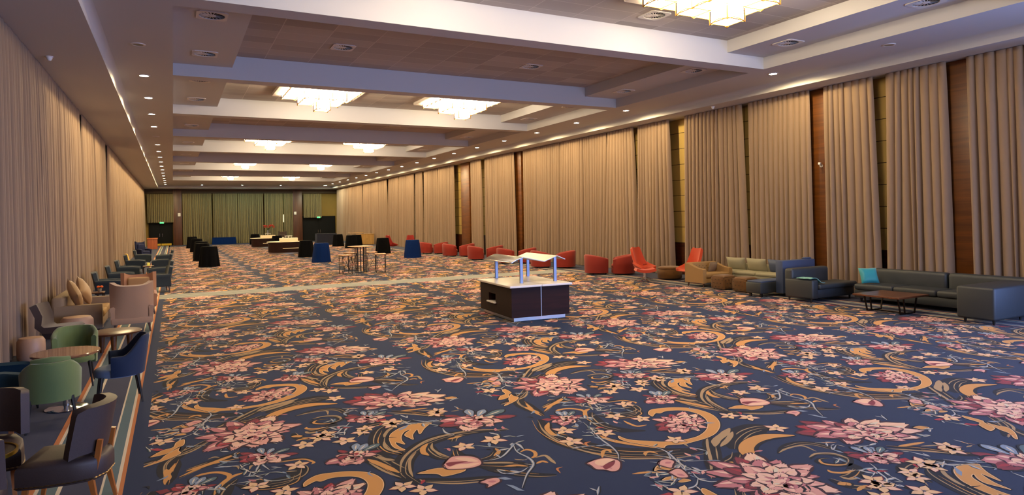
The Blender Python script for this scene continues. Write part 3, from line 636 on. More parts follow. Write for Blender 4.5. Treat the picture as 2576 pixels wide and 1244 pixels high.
# ------------------------------------------------------------------ downlights
def make_dl(lab,m):
    t=thing('ceiling_downlight',lab,'downlight'); b=MB()
    b.lathe([(.10,-.004),(.11,-.018),(.145,-.014),(.15,0),(.15,.0)],28); b.build('trim_ring',M['ventwhite'],t)
    c=MB().lathe([(.105,-.012),(.105,-.003)],24); c.build('lens',m,t); return t
proto={}
def downlight(x,y,z,state,lab,group,power=1.):
    m={'on':M['dl'],'cool':M['dlcool'],'off':M['dloff']}[state]
    if state not in proto: t=proto[state]=make_dl(lab,m); t.location=(x,y,z); t['group']=group
    else: t=dup(proto[state],(x,y,z),0,lab,group)
    if state!='off':
        L=bpy.data.lights.new('downlight_lamp','SPOT'); L.energy=DLW*power; L.spot_size=math.radians(176); L.spot_blend=.25; L.shadow_soft_size=.08
        L.color=(1,.75,.38) if state=='on' else (.72,1,.84)
        o=bpy.data.objects.new('downlight_lamp',L); COL.objects.link(o); o.parent=t; o.location=(0,0,-.03)
nl=0; dim={3:.3,5:.4,9:.5}
for j in range(0,18):
    y=16.65+3.46*j; st_='off' if j in (0,5) else 'on'
    downlight(-.62,y,Z1,st_,('unlit' if st_=='off' else 'lit')+' round downlight in the left ceiling strip, %s from the camera'%ORD[j],'left strip downlights',1.2)
for j in range(0,20):
    y=9.75+3.45*j
    if j==2: continue
    downlight(15.5,y,Z1,'off' if j in (0,) else 'on',('unlit' if j==0 else 'lit')+' round downlight in the right ceiling strip, %s from the camera'%ORD[j if j<2 else j-1],'right strip downlights',1.2)
for i,x in enumerate((2.8,6.72,10.67,15.4)):
    downlight(x,75.8,Z1,'cool','cool white downlight in the far ceiling strip, %s from the left'%['first','second','third','fourth'][i],'far strip downlights',1.0)
# small ceiling and wall devices
def sensor(x,y,z,lab):
    t=MB(); t.at(x,y,z+.003).lathe([(.0,-.1),(.03,-.095),(.055,-.05),(.06,-.02),(.075,-.015),(.075,0)],20); tag(t.build('ceiling_sensor',M['white']),lab,'sensor','small white ceiling sensors')
sensor(16.85,16.94,ZS,'small white dome sensor at the ceiling edge above the right curtains')
sensor(-2.35,17.4,ZS,'small white dome sensor on the left soffit above the curtain')
t=thing('security_camera','small white camera on the bare wood panel of the right wall','camera',(17.62,13.26,3.78),face(-1,-.3))
b=MB().lathe([(.0,0),(.05,0),(.05,.03),(0,.03)],16); b=MB(); b.at(0,0,0,0,PI/2*3).lathe([(.05,0),(.05,.03)],16); b.at().tube([(0,.02,0),(0,.09,.03)],.012,8); b.build('mount',M['white'],t)
b=MB(); b.rbox(-.035,.035,.05,.2,.02,.09,.012,2); b.build('camera_body',M['white'],t)
for i,(x,lab) in enumerate(((.62,'small white wall speaker on the left wood pillar of the far wall'),(12.78,'small white wall speaker on the right wood pillar of the far wall'))):
    t=thing('wall_speaker',lab,'speaker',(x,79.75,3.33),PI,'far pillar speakers'); b=MB().rbox(-.13,.13,0,.12,-.17,.17,.02,2); b.build('cabinet',M['white'],t); b=MB().rbox(-.1,.1,.12,.128,-.14,.14,.003,1); b.build('grille',M['ventwhite'],t)
for x,z,lab in ((-1.06,2.5,'lit green exit sign above the left black door'),(15.42,2.8,'lit green exit sign above the right black door')):
    t=thing('exit_sign',lab,'exit sign',(x,79.48,z),PI,'green exit signs'); b=MB().rbox(-.2,.2,-.03,.03,-.08,.08,.01,1); b.build('sign_case',M['white'],t)
    b=MB().box(-.185,.185,.03,.036,-.068,.068); b.build('lit_panel',M['exit'],t,smooth=False)
    c=MB()                                       # running figure and door pictogram
    c.box(-.12,-.05,.036,.039,-.05,.05).box(-.01,.02,.036,.039,.025,.05); c.bar((.005,.037,.02),(.03,.037,-.015),.014); c.bar((.03,.037,-.015),(.0,.037,-.05),.012); c.bar((.03,.037,-.015),(.07,.037,-.04),.012); c.bar((.005,.037,.015),(.05,.037,.02),.01); c.box(.08,.14,.036,.039,-.012,.012)
    c.build('pictogram',M['white'],t,smooth=False)
# ------------------------------------------------------------------ daylight, world, camera
W=bpy.data.worlds.new('sky'); SC.world=W; W.use_nodes=True; bg=W.node_tree.nodes['Background']; bg.inputs['Color'].default_value=(.42,.56,1.,1); bg.inputs['Strength'].default_value=.6
L=bpy.data.lights.new('window_daylight','AREA'); L.shape='RECTANGLE'; L.size=11.5; L.size_y=3.9; L.energy=DAY; L.color=(.56,.66,1.)
o=bpy.data.objects.new('window_daylight',L); COL.objects.link(o); o.location=(10.75,YN-.25,2.6); o.rotation_euler=(PI/2,0,0)
L=bpy.data.lights.new('window_daylight','AREA'); L.shape='RECTANGLE'; L.size=8.6; L.size_y=3.7; L.energy=DAY2; L.color=(.26,.42,1.)
o=bpy.data.objects.new('window_daylight',L); COL.objects.link(o); o.location=(18.12,-1.15,2.3); o.rotation_euler=(PI/2,0,PI/2)
cam=bpy.data.cameras.new('camera'); co=bpy.data.objects.new('camera',cam); COL.objects.link(co); SC.camera=co
F_=1637.; roll=math.atan(.0195); yaw=math.radians(27.5276)
Rv=Vector((math.cos(yaw),-math.sin(yaw),0)); Uv=Vector((0,0,1)); Fv=Vector((math.sin(yaw),math.cos(yaw),0))
r2=Rv*math.cos(roll)-Uv*math.sin(roll); u2=Rv*math.sin(roll)+Uv*math.cos(roll)
mw=Matrix((( r2.x,u2.x,-Fv.x,0),(r2.y,u2.y,-Fv.y,0),(r2.z,u2.z,-Fv.z,2.4),(0,0,0,1)))
co.matrix_world=mw; cam.sensor_width=36; cam.lens=F_/2576*36; cam.shift_y=-77./2576; cam.clip_end=300; cam.clip_start=.05
SC.view_settings.view_transform='Standard'; SC.view_settings.look='None'; SC.view_settings.gamma=1; SC.view_settings.exposure=EXPO
cy=SC.cycles
cy.max_bounces=6; cy.diffuse_bounces=4; cy.use_adaptive_sampling=True; cy.adaptive_threshold=.035; cy.glossy_bounces=3; cy.transmission_bounces=3; cy.caustics_reflective=False; cy.caustics_refractive=False
cy.use_denoising=True; cy.sample_clamp_indirect=6; cy.use_light_tree=True
# ================================================================== FURNITURE
def legs4(t,xs,ys,z1,r0,r1,m,splay=.04,name='leg',z0=0.):
    for x in xs:
        for y in ys:
            b=MB(); sx=splay*(1 if x>0 else -1); sy=splay*(1 if y>0 else -1)
            b.tube([(x+sx,y+sy,z0),(x,y,z1)],r1,8,r0); b.build(name,m,t)
def buttons(par,pts,r=.014):
    me=None
    for p in pts:
        if me is None: q=MB().lathe([(.0,-.008),(r,-.004),(r,.004),(0,.008)],8).build('tuft_button',M['lace'],par); me=q.data
        else: q=bpy.data.objects.new('tuft_button',me); COL.objects.link(q); q.parent=par
        q.location=p
# ---- serving counter in the middle of the floor
t=thing('serving_counter','dark wood buffet counter with pale top and steel canopy, alone mid floor','buffet counter',(7.58,14.03,0),math.radians(-4))
b=MB().rbox(-.67,.67,-.92,.92,.0,.1,.01,1); b.build('kick_base',M['steel'],t)
b=MB()
hx,hy=.74,.99                                   # body with an open niche in its left face
b.box(-hx+.35,hx,-hy,hy,.1,.78).box(-hx,-hx+.35,-hy,-.02,.1,.78).box(-hx,-hx+.35,.42,hy,.1,.78).box(-hx,-hx+.35,-.02,.42,.1,.33).box(-hx,-hx+.35,-.02,.42,.56,.78)
o=b.build('cabinet_body',M['darkwood'],t,smooth=False)
b=MB().box(.0,.012,-hy-.004,-hy,.02,.78).box(.0,.012,-hy-.004,hy,.781,.784); b.build('joint_strip',M['steel'],o,smooth=False)
b=MB().rbox(-hx-.05,-hx+.33,-.06,.46,.33,.365,.006,1); b.build('niche_shelf',M['stone'],t)
b=MB().rbox(-.8,.005,-1.05,1.05,.785,.835,.008,1); b.build('counter_top',M['stone'],t)
b=MB().rbox(.009,.8,-1.05,1.05,.785,.835,.008,1); b.build('counter_top',M['stone'],t)
for x,y in ((-.29,-.55),(-.29,1.0),(.6,-.55),(.6,1.0)):
    b=MB().rbox(x-.04,x+.04,y-.022,y+.022,.83,1.44,.006,1); b.build('canopy_post',M['poststeel'],t)
lipP=[(-.60,1.33),(-.57,1.335),(-.53,1.36),(-.45,1.40),(-.29,1.45)]
def sheet(P,y0,y1,m):
    secs=[[(x,y0+(y1-y0)*j/4.,z) for j in range(5)] for x,z in P]
    MB().loft(secs,.016).build('canopy_wing',m,t,ang=30)
sat=mat('satin canopy metal',(170,164,152),.42,.9)
sheet(lipP,-.68,1.06,M['chrome']); sheet([(-.285,1.45),(.26,1.33)],-.68,1.06,sat); sheet([(.26,1.33),(.6,1.45)],-.68,1.06,sat); sheet([(.605,1.45),(.82,1.36)],-.68,1.06,sat)
# ---- high table and four wire stools
t=thing('bar_table','tall bar table with honey wood top among the wire stools','table',(7.62,29.75,0),.12)
b=MB().lathe([(.0,1.16),(.38,1.16),(.40,1.175),(.40,1.2),(.38,1.215),(0,1.215)],4,1.25,1.25); b.at(0,0,0,PI/4); b=MB(); b.rbox(-.45,.45,-.45,.45,1.16,1.2,.012,2); b.build('table_top',M['topwood'],t)
b=MB()
for i in range(4):
    for j in range(4):
        if (i in(1,2)) and (j in (1,2)): continue
        x=-.2+.4*i/3; y=-.2+.4*j/3; b.bar((x,y,.02),(x,y,1.16),.02)
b.box(-.22,.22,-.22,.22,.0,.03); b.bar((-.22,-.22,.5),(.22,-.22,.5),.016).bar((-.22,.22,.5),(.22,.22,.5),.016).bar((-.22,-.22,.75),(-.22,.22,.75),.016).bar((.22,-.22,.3),(.22,.22,.3),.016)
b.build('wire_base',M['iron'],t,smooth=False)
def make_stool(lab):
    t=thing('bar_stool',lab,'stool',group='wire frame bar stools'); b=MB().rbox(-.24,.24,-.24,.24,.82,.86,.012,2); b.build('seat',M['topwood'],t)
    w=.012; q=.215
    for x in (-q,q):
        for y in (-q,q): b=MB().bar((x,y,.0),(x,y,.82),w*1.5); b.build('leg',M['iron'],t,smooth=False)
    for z in (.012,.80):
        b=MB(); b.bar((-q,-q,z),(q,-q,z),w).bar((-q,q,z),(q,q,z),w).bar((-q,-q,z),(-q,q,z),w).bar((q,-q,z),(q,q,z),w)
        b.build('rail',M['iron'],t,smooth=False)
    b=MB()
    for s in (-q,q): b.bar((s,-q,.02),(s,q,.80),w).bar((s,-q,.80),(s,q,.02),w)
    b.bar((-q,-q,.02),(q,-q,.80),w).bar((-q,-q,.80),(q,-q,.02),w)
    b.build('cross_brace',M['iron'],t,smooth=False); return t
s0=make_stool('wire bar stool with wood seat, front left of the tall table'); s0.location=(6.78,29.1,0); s0.rotation_euler=(0,0,.15)
dup(s0,(7.45,31.0,0),.3,'wire bar stool with wood seat, behind and left of the tall table')
dup(s0,(8.33,29.0,0),-.2,'wire bar stool with wood seat, front right of the tall table')
dup(s0,(8.45,30.9,0),-.1,'wire bar stool with wood seat, behind and right of the tall table')
# ---- draped cocktail tables
def make_cocktail(lab,m,seed):
    rnd=random.Random(seed); ph=[rnd.random()*6 for _ in range(3)]
    t=thing('cocktail_table',lab,'draped cocktail table')
    def fold(a,u): return 1+.06*(1-u)**.9*(math.sin(7*a+ph[0])*abs(math.sin(7*a+ph[0]))**.5*-1+.6*math.sin(12*a+ph[1]))+.0*u
    prof=[(.58,.012),(.565,.06),(.54,.3),(.505,.6),(.47,.9),(.445,1.06),(.435,1.085),(.42,1.095)]
    b=MB().lathe(prof,64,1,1,fold); b.build('cloth_skirt',m,t,ang=60)
    b=MB().lathe([(.0,1.098),(.428,1.098),(.43,1.09),(.42,1.08),(.0,1.08)],48); b.build('table_top',m,t,ang=40); return t
ck={}
def cocktail(x,y,col,lab,rz=0):
    m=M['blackcloth'] if col=='black' else M['navycloth']
    if col not in ck: t=ck[col]=make_cocktail(lab,m,len(ck)+4); t.location=(x,y,0); t['group']=col+' draped cocktail tables'
    else: t=dup(ck[col],(x,y,0),rz,lab,col+' draped cocktail tables')
    t.scale=(.92,.92,1)
for x,y,col,lab in [(1.75,39.4,'black','nearest black draped cocktail table of the left row'),(1.62,46.0,'black','second black draped cocktail table of the left row'),(1.72,50.3,'black','third black draped cocktail table of the left row'),(1.72,59.8,'black','fourth black draped cocktail table of the left row'),(1.62,69.8,'black','farthest black draped cocktail table of the left row, by the far wall'),
 (7.62,38.6,'navy','navy draped cocktail table in front of the dark round bar'),(13.1,38.5,'navy','navy draped cocktail table in front of the far red chairs'),
 (7.85,44.9,'black','black draped cocktail table beside the nearer round bar'),(13.1,44.9,'black','black draped cocktail table just right of the tall bar table'),
 (14.35,57.3,'black','black draped cocktail table in front of the oak cabinet'),(13.55,55.9,'black','black draped cocktail table just behind the tall bar table'),(13.55,61.0,'black','black draped cocktail table beside the right black door'),
 (7.7,73.8,'black','black draped cocktail table left of the farther round bar'),(8.35,62.2,'black','black draped cocktail table between the two round bars')]:
    cocktail(x,y,col,lab,x*3+y)
# ---- two oval bars
def make_bar(lab):
    t=thing('oval_bar',lab,'bar counter',group='dark oval bars'); n=56
    b=MB().lathe([(.93,.0),(.95,.01),(.95,.1),(.93,.11)],n,1.4,1.1); b.build('steel_plinth',M['steel'],t)
    b=MB().lathe([(.95,.11),(1.,.12),(1.,.86),(.95,.87)],n,1.4,1.1); b.build('curved_body',M['darkwood'],t)
    b=MB().lathe([(.0,.87),(1.06,.87),(1.075,.885),(1.06,.905),(0,.905)],n,1.4,1.1); b.build('bar_top',M['cream'],t)
    P=[]
    b=MB(); secs=[]
    for z in (.40,.45):
        secs.append([(1.405*math.cos(a),1.105*math.sin(a),z) for a in [PI*(1.38+.30*i/14) for i in range(15)]])
    b.loft(secs,.02); b.build('light_strip',M['cream'],t)
    b=MB().rbox(-.62,.62,-.62,.0,.905,1.16,.01,1); b.build('riser_box',M['cream'],t)
    b=MB().rbox(-.26,.26,-.45,-.15,1.29,1.32,.008,1).tube([(0,-.3,1.16),(0,-.3,1.29)],.035,12).tube([(-.2,-.3,1.16),(-.2,-.3,1.29)],.012,8).tube([(.2,-.3,1.16),(.2,-.3,1.29)],.012,8); b.build('display_stand',M['white'],t); return t
B0=make_bar('nearer dark oval bar with white riser and stand'); B0.location=(7.6,50.9,0)
dup(B0,(7.75,64.0,0),0,'farther dark oval bar with white riser, holding red flowers')
t=thing('tray','gold serving tray on the right end of the nearer oval bar','tray',(8.55,50.75,.905)); b=MB().lathe([(.0,.0),(.22,.0),(.26,.03),(.25,.035),(.21,.012),(0,.012)],32); b.build('dish',M['brass'],t)
t=thing('flower_vase','vase of red flowers on the stand of the farther oval bar','flowers',(7.75,63.7,1.32))
b=MB().lathe([(.05,0),(.07,.05),(.045,.2),(.06,.3),(.05,.3),(.035,.2),(0,.02)],20); b.build('vase',M['steel'],t)
b=MB(); rnd=random.Random(5); hd=[]
for i in range(26):
    a=rnd.random()*6.28; r=.55*math.sqrt(rnd.random()); z=.62+.2*rnd.random()-.25*r; hd.append((r*math.cos(a),r*math.sin(a),z)); b.tube([(0,0,.28),(hd[-1][0]*.4,hd[-1][1]*.4,.5),hd[-1]],.008,5)
b.build('stem',M['green'],t)
for k in range(0,26,1):
    if k%13==0: b=MB()
    x,y,z=hd[k]
    for q in range(6):
        a=q*PI/3; b.at(x,y,z,a,.0,-.5).loft([[(0,-.01,0),(0,.01,0)],[(.07,-.05,.02),(.07,.05,.02)],[(.15,-.02,0),(.15,.02,0)]],.006)
    b.at()
    if k%13==12: b.build('blossom',M['redflower'],t)
# navy draped bench, draped table by the right door, far chairs
t=thing('draped_bench','long low navy draped table against the far wall curtain','draped table',(5.0,78.9,0)); b=MB()
n=60; vs=[];fs=[]
def skirt(hx,hy,h,m,t,name,seed=1,fl=.03):
    b=MB(); P=[]; N=24
    per=[(-hx+2*hx*i/N,-hy) for i in range(N)]+[(hx,-hy+2*hy*i/10) for i in range(10)]+[(hx-2*hx*i/N,hy) for i in range(N)]+[(-hx,hy-2*hy*i/10) for i in range(10)]
    K=len(per); R=5; vs=[];fs=[]
    for r in range(R):
        u=r/(R-1)
        for i,(x,y) in enumerate(per):
            f=1+fl*u*(1+.8*math.sin(i*2.1+seed)); vs.append((x*f if abs(x)>=hx-1e-6 else x*(1+fl*u),y*f,h*(1-u)+.012*u))
    for r in range(R-1):
        for i in range(K): a=r*K+i; c=r*K+(i+1)%K; fs.append((a,c,c+K,a+K))
    fs.append(tuple(range(K))); b.add(vs,fs); b.build(name,m,t,ang=50)
skirt(1.17,.4,.74,M['navycloth'],t,'cloth_skirt'); b=MB().rbox(-1.18,1.18,-.41,.41,.735,.755,.008,1); b.build('table_top',M['navycloth'],t)
t=thing('draped_table','tall dark navy draped table in front of the right black door','draped table',(13.4,65.6,0)); dn=mat('very dark navy cloth',(20,26,48),.9,bump=.1,scale=200)
skirt(.95,.5,1.1,dn,t,'cloth_skirt',3); b=MB().rbox(-.96,.96,-.51,.51,1.095,1.115,.008,1); b.build('table_top',dn,t)
# oak cabinet and tall frame table by the far right curtain
t=thing('oak_cabinet','pale oak cabinet standing at the far right curtain','cabinet',(16.35,61.9,0),.1); b=MB().box(-.75,.75,-.3,.3,.04,1.0); b.build('carcass',M['paleoak'],t,smooth=False); b=MB().rbox(-.8,.8,-.34,.34,1.0,1.04,.006,1); b.build('cabinet_top',M['paleoak'],t)
for s in (-1,1): b=MB().rbox(min(.01*s,.73*s),max(.01*s,.73*s),-.325,-.3,.08,.97,.006,1); o=b.build('cabinet_door',M['paleoak'],t); b=MB().tube([(.06*s,-.34,.5),(.06*s,-.34,.62)],.01,6); b.build('handle',M['iron'],o)
b=MB().box(-.7,.7,-.26,.26,0,.04); b.build('plinth',M['iron'],t,smooth=False)
t=thing('console_table','tall narrow wood console on thin legs left of the oak cabinet','table',(15.85,63.6,0)); b=MB().rbox(-.75,.75,-.25,.25,1.12,1.16,.006,1); b.build('table_top',M['paleoak'],t)
for x in (-.68,.68):
    for y in (-.2,.2): b=MB().bar((x,y,0),(x,y,1.12),.02); b.build('leg',M['iron'],t,smooth=False)
# ------------------------------------------------------------------ red tub chairs
def make_tub(lab):
    t=thing('tub_chair',lab,'armchair',group='red tub chairs')
    top=lambda a: .81-.15*(1-math.cos(a*.62))*1.25
    b=MB().shell(.55,.53,-2.25,2.25,.07,top,.2,40,.05); b.build('tub_shell',M['redfab'],t,ang=50)
    b=MB().lathe([(.0,.07),(.42,.07),(.43,.09),(.43,.28),(.0,.28)],36,1,.98); b.build('seat_base',M['redfab'],t)
    b=MB().lathe([(.0,.28),(.38,.28),(.41,.31),(.415,.38),(.39,.43),(.3,.45),(0,.455)],36,1,1); o=b.build('seat_cushion',M['redfab'],t,ang=60)
    for a in (.8,2.4,3.9,5.5): b=MB().at(.38*math.cos(a),.38*math.sin(a),0).lathe([(.022,0),(.028,.07),(.0,.07)],10); b.build('foot',M['darkleg'],t)
    return t
TP=[((15.30,41.9),(15.85,40.9)),((15.32,37.7),(16.0,36.9)),((15.14,33.4),(15.95,32.9)),((15.15,29.7),(15.88,29.0)),((15.12,26.1),(15.76,25.2)),((15.09,21.6),(15.72,20.85))]
tub=None
for i,(a,c) in enumerate(TP):
    for k,(x,y) in enumerate((a,c)):
        d=Vector((x,y)).normalized()*.5; px,py=x+d.x,y+d.y
        who=['farthest','fifth','fourth','third','second','nearest'][i]
        lab='red tub chair, %s one of the %s pair along the right wall'%(('left','right')[k],who)
        fd=(.93,-.36) if k==0 else (-.80,.60)
        if tub is None: tub=make_tub(lab); tub.location=(px,py,0); tub.rotation_euler=(0,0,face(*fd))
        else: dup(tub,(px,py,0),face(*fd),lab)
# ------------------------------------------------------------------ orange swivel lounge chairs and the far red ones
def make_lounge(name,lab,m,cat='lounge chair',grp='orange swivel chairs'):
    t=thing(name,lab,cat,group=grp)
    spine=[(.27,.43,.32,.0),(.24,.405,.36,.04),(.10,.37,.375,.13),(-.08,.36,.37,.21),(-.22,.40,.35,.24),(-.29,.52,.33,.20),(-.33,.70,.31,.12),(-.37,.92,.28,.06),(-.41,1.12,.25,.03),(-.415,1.17,.20,.0)]
    secs=[]
    for i,(y,z,w,lift) in enumerate(spine):
        row=[]
        for j in range(13):
            u=-1+2*j/12.; e=abs(u)**2.6
            if i<5: row.append((u*w*1.05,y+.02*e,z+lift*e))
            else: row.append((u*w,y+lift*e*1.0,z+lift*.2*e))
        secs.append(row)
    b=MB().loft(secs,.09); o=b.build('seat_shell',m,t,ang=70)
    buttons(o,[(x,-.325+.0,.62) for x in (-.09,.09)]+[(0,-.35,.75)])
    b=MB().tube([(0,0,.06),(0,0,.34)],.03,12); b.at(0,0,.30).lathe([(.03,0),(.14,.02),(.14,.035),(0,.035)],16); b.build('pedestal',M['chrome'],t)
    b=MB()
    for k in range(4):
        a=k*PI/2+.4; b.at(rz=a).tube([(0,0,.075),(.16,0,.055),(.31,0,.02)],.024,8,.014)
    b.at(); b.build('star_base',M['chrome'],t); return t
L0=make_lounge('swivel_chair','nearer orange swivel chair with tall tapered back, behind its footstool',M['orangefab']); L0.location=(15.38,19.05,0); L0.rotation_euler=(0,0,face(.25,-.97))
dup(L0,(15.98,17.35,0),face(-1,.05),'farther orange swivel chair facing left, behind the tan tufted loveseat')
R0=make_lounge('swivel_chair','dark red swivel chair behind the right navy draped table',mat('dark red wool',(140,24,14),.8,bump=.1,scale=180),grp='dark red swivel chairs'); R0.location=(15.75,46.6,0); R0.rotation_euler=(0,0,face(-.2,-1))
dup(R0,(14.85,48.4,0),face(.8,.2),'dark red swivel chair left of the right navy draped table')
t=thing('footstool','orange scooped footstool on a chrome star base before the nearer orange chair','footstool',(14.92,18.42,0),face(-.5,-.9))
secs=[]
for i in range(7):
    y=-.27+.54*i/6.; v=(i-3)/3.
    secs.append([(u*.34,y,.36+.07*abs(u)**2.4+.02*v*v) for u in [-1+j/5. for j in range(11)]])
b=MB().loft(secs,.1); b.build('cushion_shell',M['orangefab'],t,ang=70)
b=MB().tube([(0,0,.05),(0,0,.32)],.026,12); b.build('pedestal',M['chrome'],t)
b=MB()
for k in range(4): b.at(rz=k*PI/2+.3).tube([(0,0,.07),(.15,0,.05),(.27,0,.018)],.022,8,.013)
b.at(); b.build('star_base',M['chrome'],t)
# ------------------------------------------------------------------ ottomans
t=thing('round_ottoman','round brown tufted ottoman between the two orange swivel chairs','ottoman',(16.2,18.6,0))
b=MB().lathe([(.0,.03),(.40,.03),(.44,.06),(.45,.25),(.43,.36),(.40,.385),(.41,.395),(.43,.41),(.41,.45),(.34,.465),(0,.47)],44,1,1,lambda a,u:1-.012*abs(math.sin(a*8))*(1-u)); o=b.build('drum',M['brownfab'],t,ang=50)
buttons(o,[(.45*math.cos(k*PI/8),.45*math.sin(k*PI/8),.16+.12*(k%2)) for k in range(16)],.018)
t=None
def make_ott(lab):
    t=thing('square_ottoman',lab,'ottoman',group='square brown tufted ottomans'); b=MB().rbox(-.29,.29,-.29,.29,.04,.44,.05,4); b.pillow
    b=MB().rbox(-.28,.28,-.28,.28,.03,.40,.04,3); b.at(0,0,.40).pillow(.56,.56,.12,8); b.at(); o=b.build('padded_cube',M['brownfab'],t,ang=60)
    P=[]
    for i in range(4):
        for j in range(3):
            a=-.21+.14*i+(.07 if j%2 else 0); z=.10+.11*j
            if abs(a)<.26: P+= [(a,-.285,z),(-.285,a,z)]
    buttons(o,P,.02)
    for x in (-.2,.2):
        for y in (-.2,.2): b=MB().box(x-.02,x+.02,y-.02,y+.02,0,.04); b.build('foot',M['darkleg'],t,smooth=False)
    return t
O0=make_ott('square brown tufted ottoman, farther of the two by the tan loveseat'); O0.location=(15.32,15.08,0)
dup(O0,(15.3,14.18,0),.0,'square brown tufted ottoman, nearer of the two, by the grey sectional')
# ------------------------------------------------------------------ tan tufted loveseat
t=thing('loveseat','tan tufted loveseat with a sloping arm, facing the brown ottomans','loveseat',(15.7,16.12,0),face(0,-1)) 
b=MB().rbox(-.625,.625,-.4,.405,.145,.3,.02,2); b.build('base',M['tanfab'],t)
b=MB().rbox(-.5,.5,-.26,.44,.3,.45,.045,3); b.build('seat_cushion',M['tanfab'],t)
b=MB().rbox(-.63,.63,-.43,-.26,.15,.77,.05,3); o=b.build('backrest',M['tanfab'],t)
buttons(o,[(-.45+.15*i+(.075 if j%2 else 0),-.255,.50+.075*j) for i in range(7) for j in range(3)],.018)
for s in (-1,1):
    x0,x1=min(.5*s,.64*s),max(.5*s,.64*s)
    b=MB(); b.at(); P=[(-.42,.14),(.42,.14),(.42,.58),(.1,.62),(-.25,.74),(-.42,.76)]
    vs=[(x0,y,z) for y,z in P]+[(x1,y,z) for y,z in P]; n=6
    b.add(vs,[tuple(range(n)),tuple(range(2*n-1,n-1,-1))]+[(i,n+i,n+(i+1)%n,(i+1)%n) for i in range(n)]); b.build('arm',M['tanfab'],t,smooth=False)
b=MB().at(-.28,-.1,.60,.1,1.2).pillow(.36,.36,.14,8); b.build('back_pillow',M['taupe'],t)
legs4(t,(-.55,.55),(-.33,.34),.14,.028,.016,M['brownleg'],.02)
# ------------------------------------------------------------------ grey beige sofa along the right wall
t=thing('wall_sofa','low grey beige sofa with loose back cushions against the right curtains','sofa',(16.83,15.25,0),face(-1,0))
b=MB().rbox(-1.33,1.33,-.45,.43,.08,.38,.03,2); b.build('base',M['greigefab'],t)
b=MB().rbox(-1.35,1.35,-.47,-.22,.1,.68,.06,3); b.build('backrest',M['greigefab'],t)
for i in range(3): b=MB().rbox(-1.3+.87*i,-1.3+.87*(i+1)-.012,-.22,.45,.36,.48,.05,3); b.build('seat_cushion',M['greigefab'],t)
for i in range(3): b=MB().at(-.87+.87*i,-.16,.66,.04*(i-1),1.3).pillow(.8,.46,.26,10,2.6); b.build('back_cushion',M['greigefab'] if i else M['greyblue'],t,ang=80)
for x in (-1.2,1.2):
    for y in (-.35,.35): b=MB().box(x-.03,x+.03,y-.03,y+.03,0,.08); b.build('foot',M['darkleg'],t,smooth=False)
# ------------------------------------------------------------------ grey sectional with tall back
t=thing('sectional_sofa','blue grey sectional with a tall straight back and low chaise end','sofa',(15.6,13.1,0))
b=MB().rbox(-1.02,.95,-.12,.42,.1,.41,.03,2); b.build('seat_block',M['greyleather'],t)
b=MB().rbox(-.98,.93,-.1,.4,.40,.45,.02,2); b.build('seat_pad',M['greyblue'],t)
b=MB().rbox(-.40,.96,-.36,-.11,.09,1.01,.02,2); b.build('tall_back',M['greyblue'],t)
b=MB().rbox(.62,.9,-.30,-.16,1.0,1.06,.03,2); b.build('headrest',M['greyblue'],t)
for x in (-.92,.85):
    for y in (-.05,.33): b=MB().box(x-.03,x+.03,y-.03,y+.03,0,.1); b.build('foot',M['darkleg'],t,smooth=False)
# ------------------------------------------------------------------ grey leather sofa with a throw
t=thing('grey_sofa','dark grey leather sofa with one arm and a pale aqua throw','sofa',(15.6,11.82,0),face(0,-1))
# local +Y faces the viewer side; local -X is the right end in the photo
b=MB().rbox(-.85,.885,-.44,.38,.105,.34,.03,2); b.build('base',M['greyleather'],t)
b=MB().rbox(-.88,.66,-.24,.46,.34,.48,.05,3); b.build('seat_cushion',M['greyleather'],t)
b=MB().rbox(-.62,.88,-.48,-.22,.12,.86,.07,4); b.build('backrest',M['greyleather'],t)
b=MB().rbox(.66,.9,-.45,.42,.1,.6,.045,3); b.build('arm',M['greyleather'],t)
for x in (-.75,.8):
    for y in (-.38,.3): b=MB().at(x,y,0).lathe([(.02,0),(.03,.1),(0,.1)],10); b.build('foot',M['darkleg'],t)
secs=[]
for i in range(9):
    u=i/8.; 
    P=[(.93,.36,.62),(.80,.36,.635),(.68,.36,.63),(.60,.38,.56),(.54,.40,.50),(.44,.42,.492)]
    k=u*(len(P)-1); a=int(min(k,len(P)-2)); f=k-a; A,B=Vector(P[a]),Vector(P[a+1]); q=A+(B-A)*f
    secs.append([(q.x,q.y-.44*(1-u*.3)*j/5.+.03,q.z+.012+.006*math.sin(j*2+i)) for j in range(6)])
b=MB().loft(secs,.012); tag(b.build('throw_blanket',M['aqua']),'pale aqua throw over the arm of the grey leather sofa','blanket').matrix_world=Matrix.Translation((15.6,11.82,0))@Matrix.Rotation(face(0,-1),4,'Z')
# ------------------------------------------------------------------ long grey corner sofa
t=thing('corner_sofa','long dark grey leather corner sofa filling the right edge','sofa',(16.35,9.1,0),face(-1,0))
# local +X = towards the camera end (-Y world is local -X ... ) ; built with front +Y
b=MB().rbox(-1.93,1.94,-.40,.5,.11,.33,.03,2); b.build('base',M['greyleather'],t)
for i in range(3): b=MB().rbox(-1.2+1.04*i,-1.2+1.04*(i+1)-.012,-.2,.56,.33,.48,.05,3); b.build('seat_cushion',M['greyleather'],t)
for i in range(2): b=MB().rbox(-1.92+1.93*i,-1.93+1.93*(i+1)-.014,-.46,-.2,.14,.84,.08,4); b.build('back_cushion',M['greyleather'],t)
for x in (-1.8,1.8):
    for y in (-.3,.4): b=MB().at(x,y,0).lathe([(.02,0),(.03,.1),(0,.1)],10); b.build('foot',M['darkleg'],t)
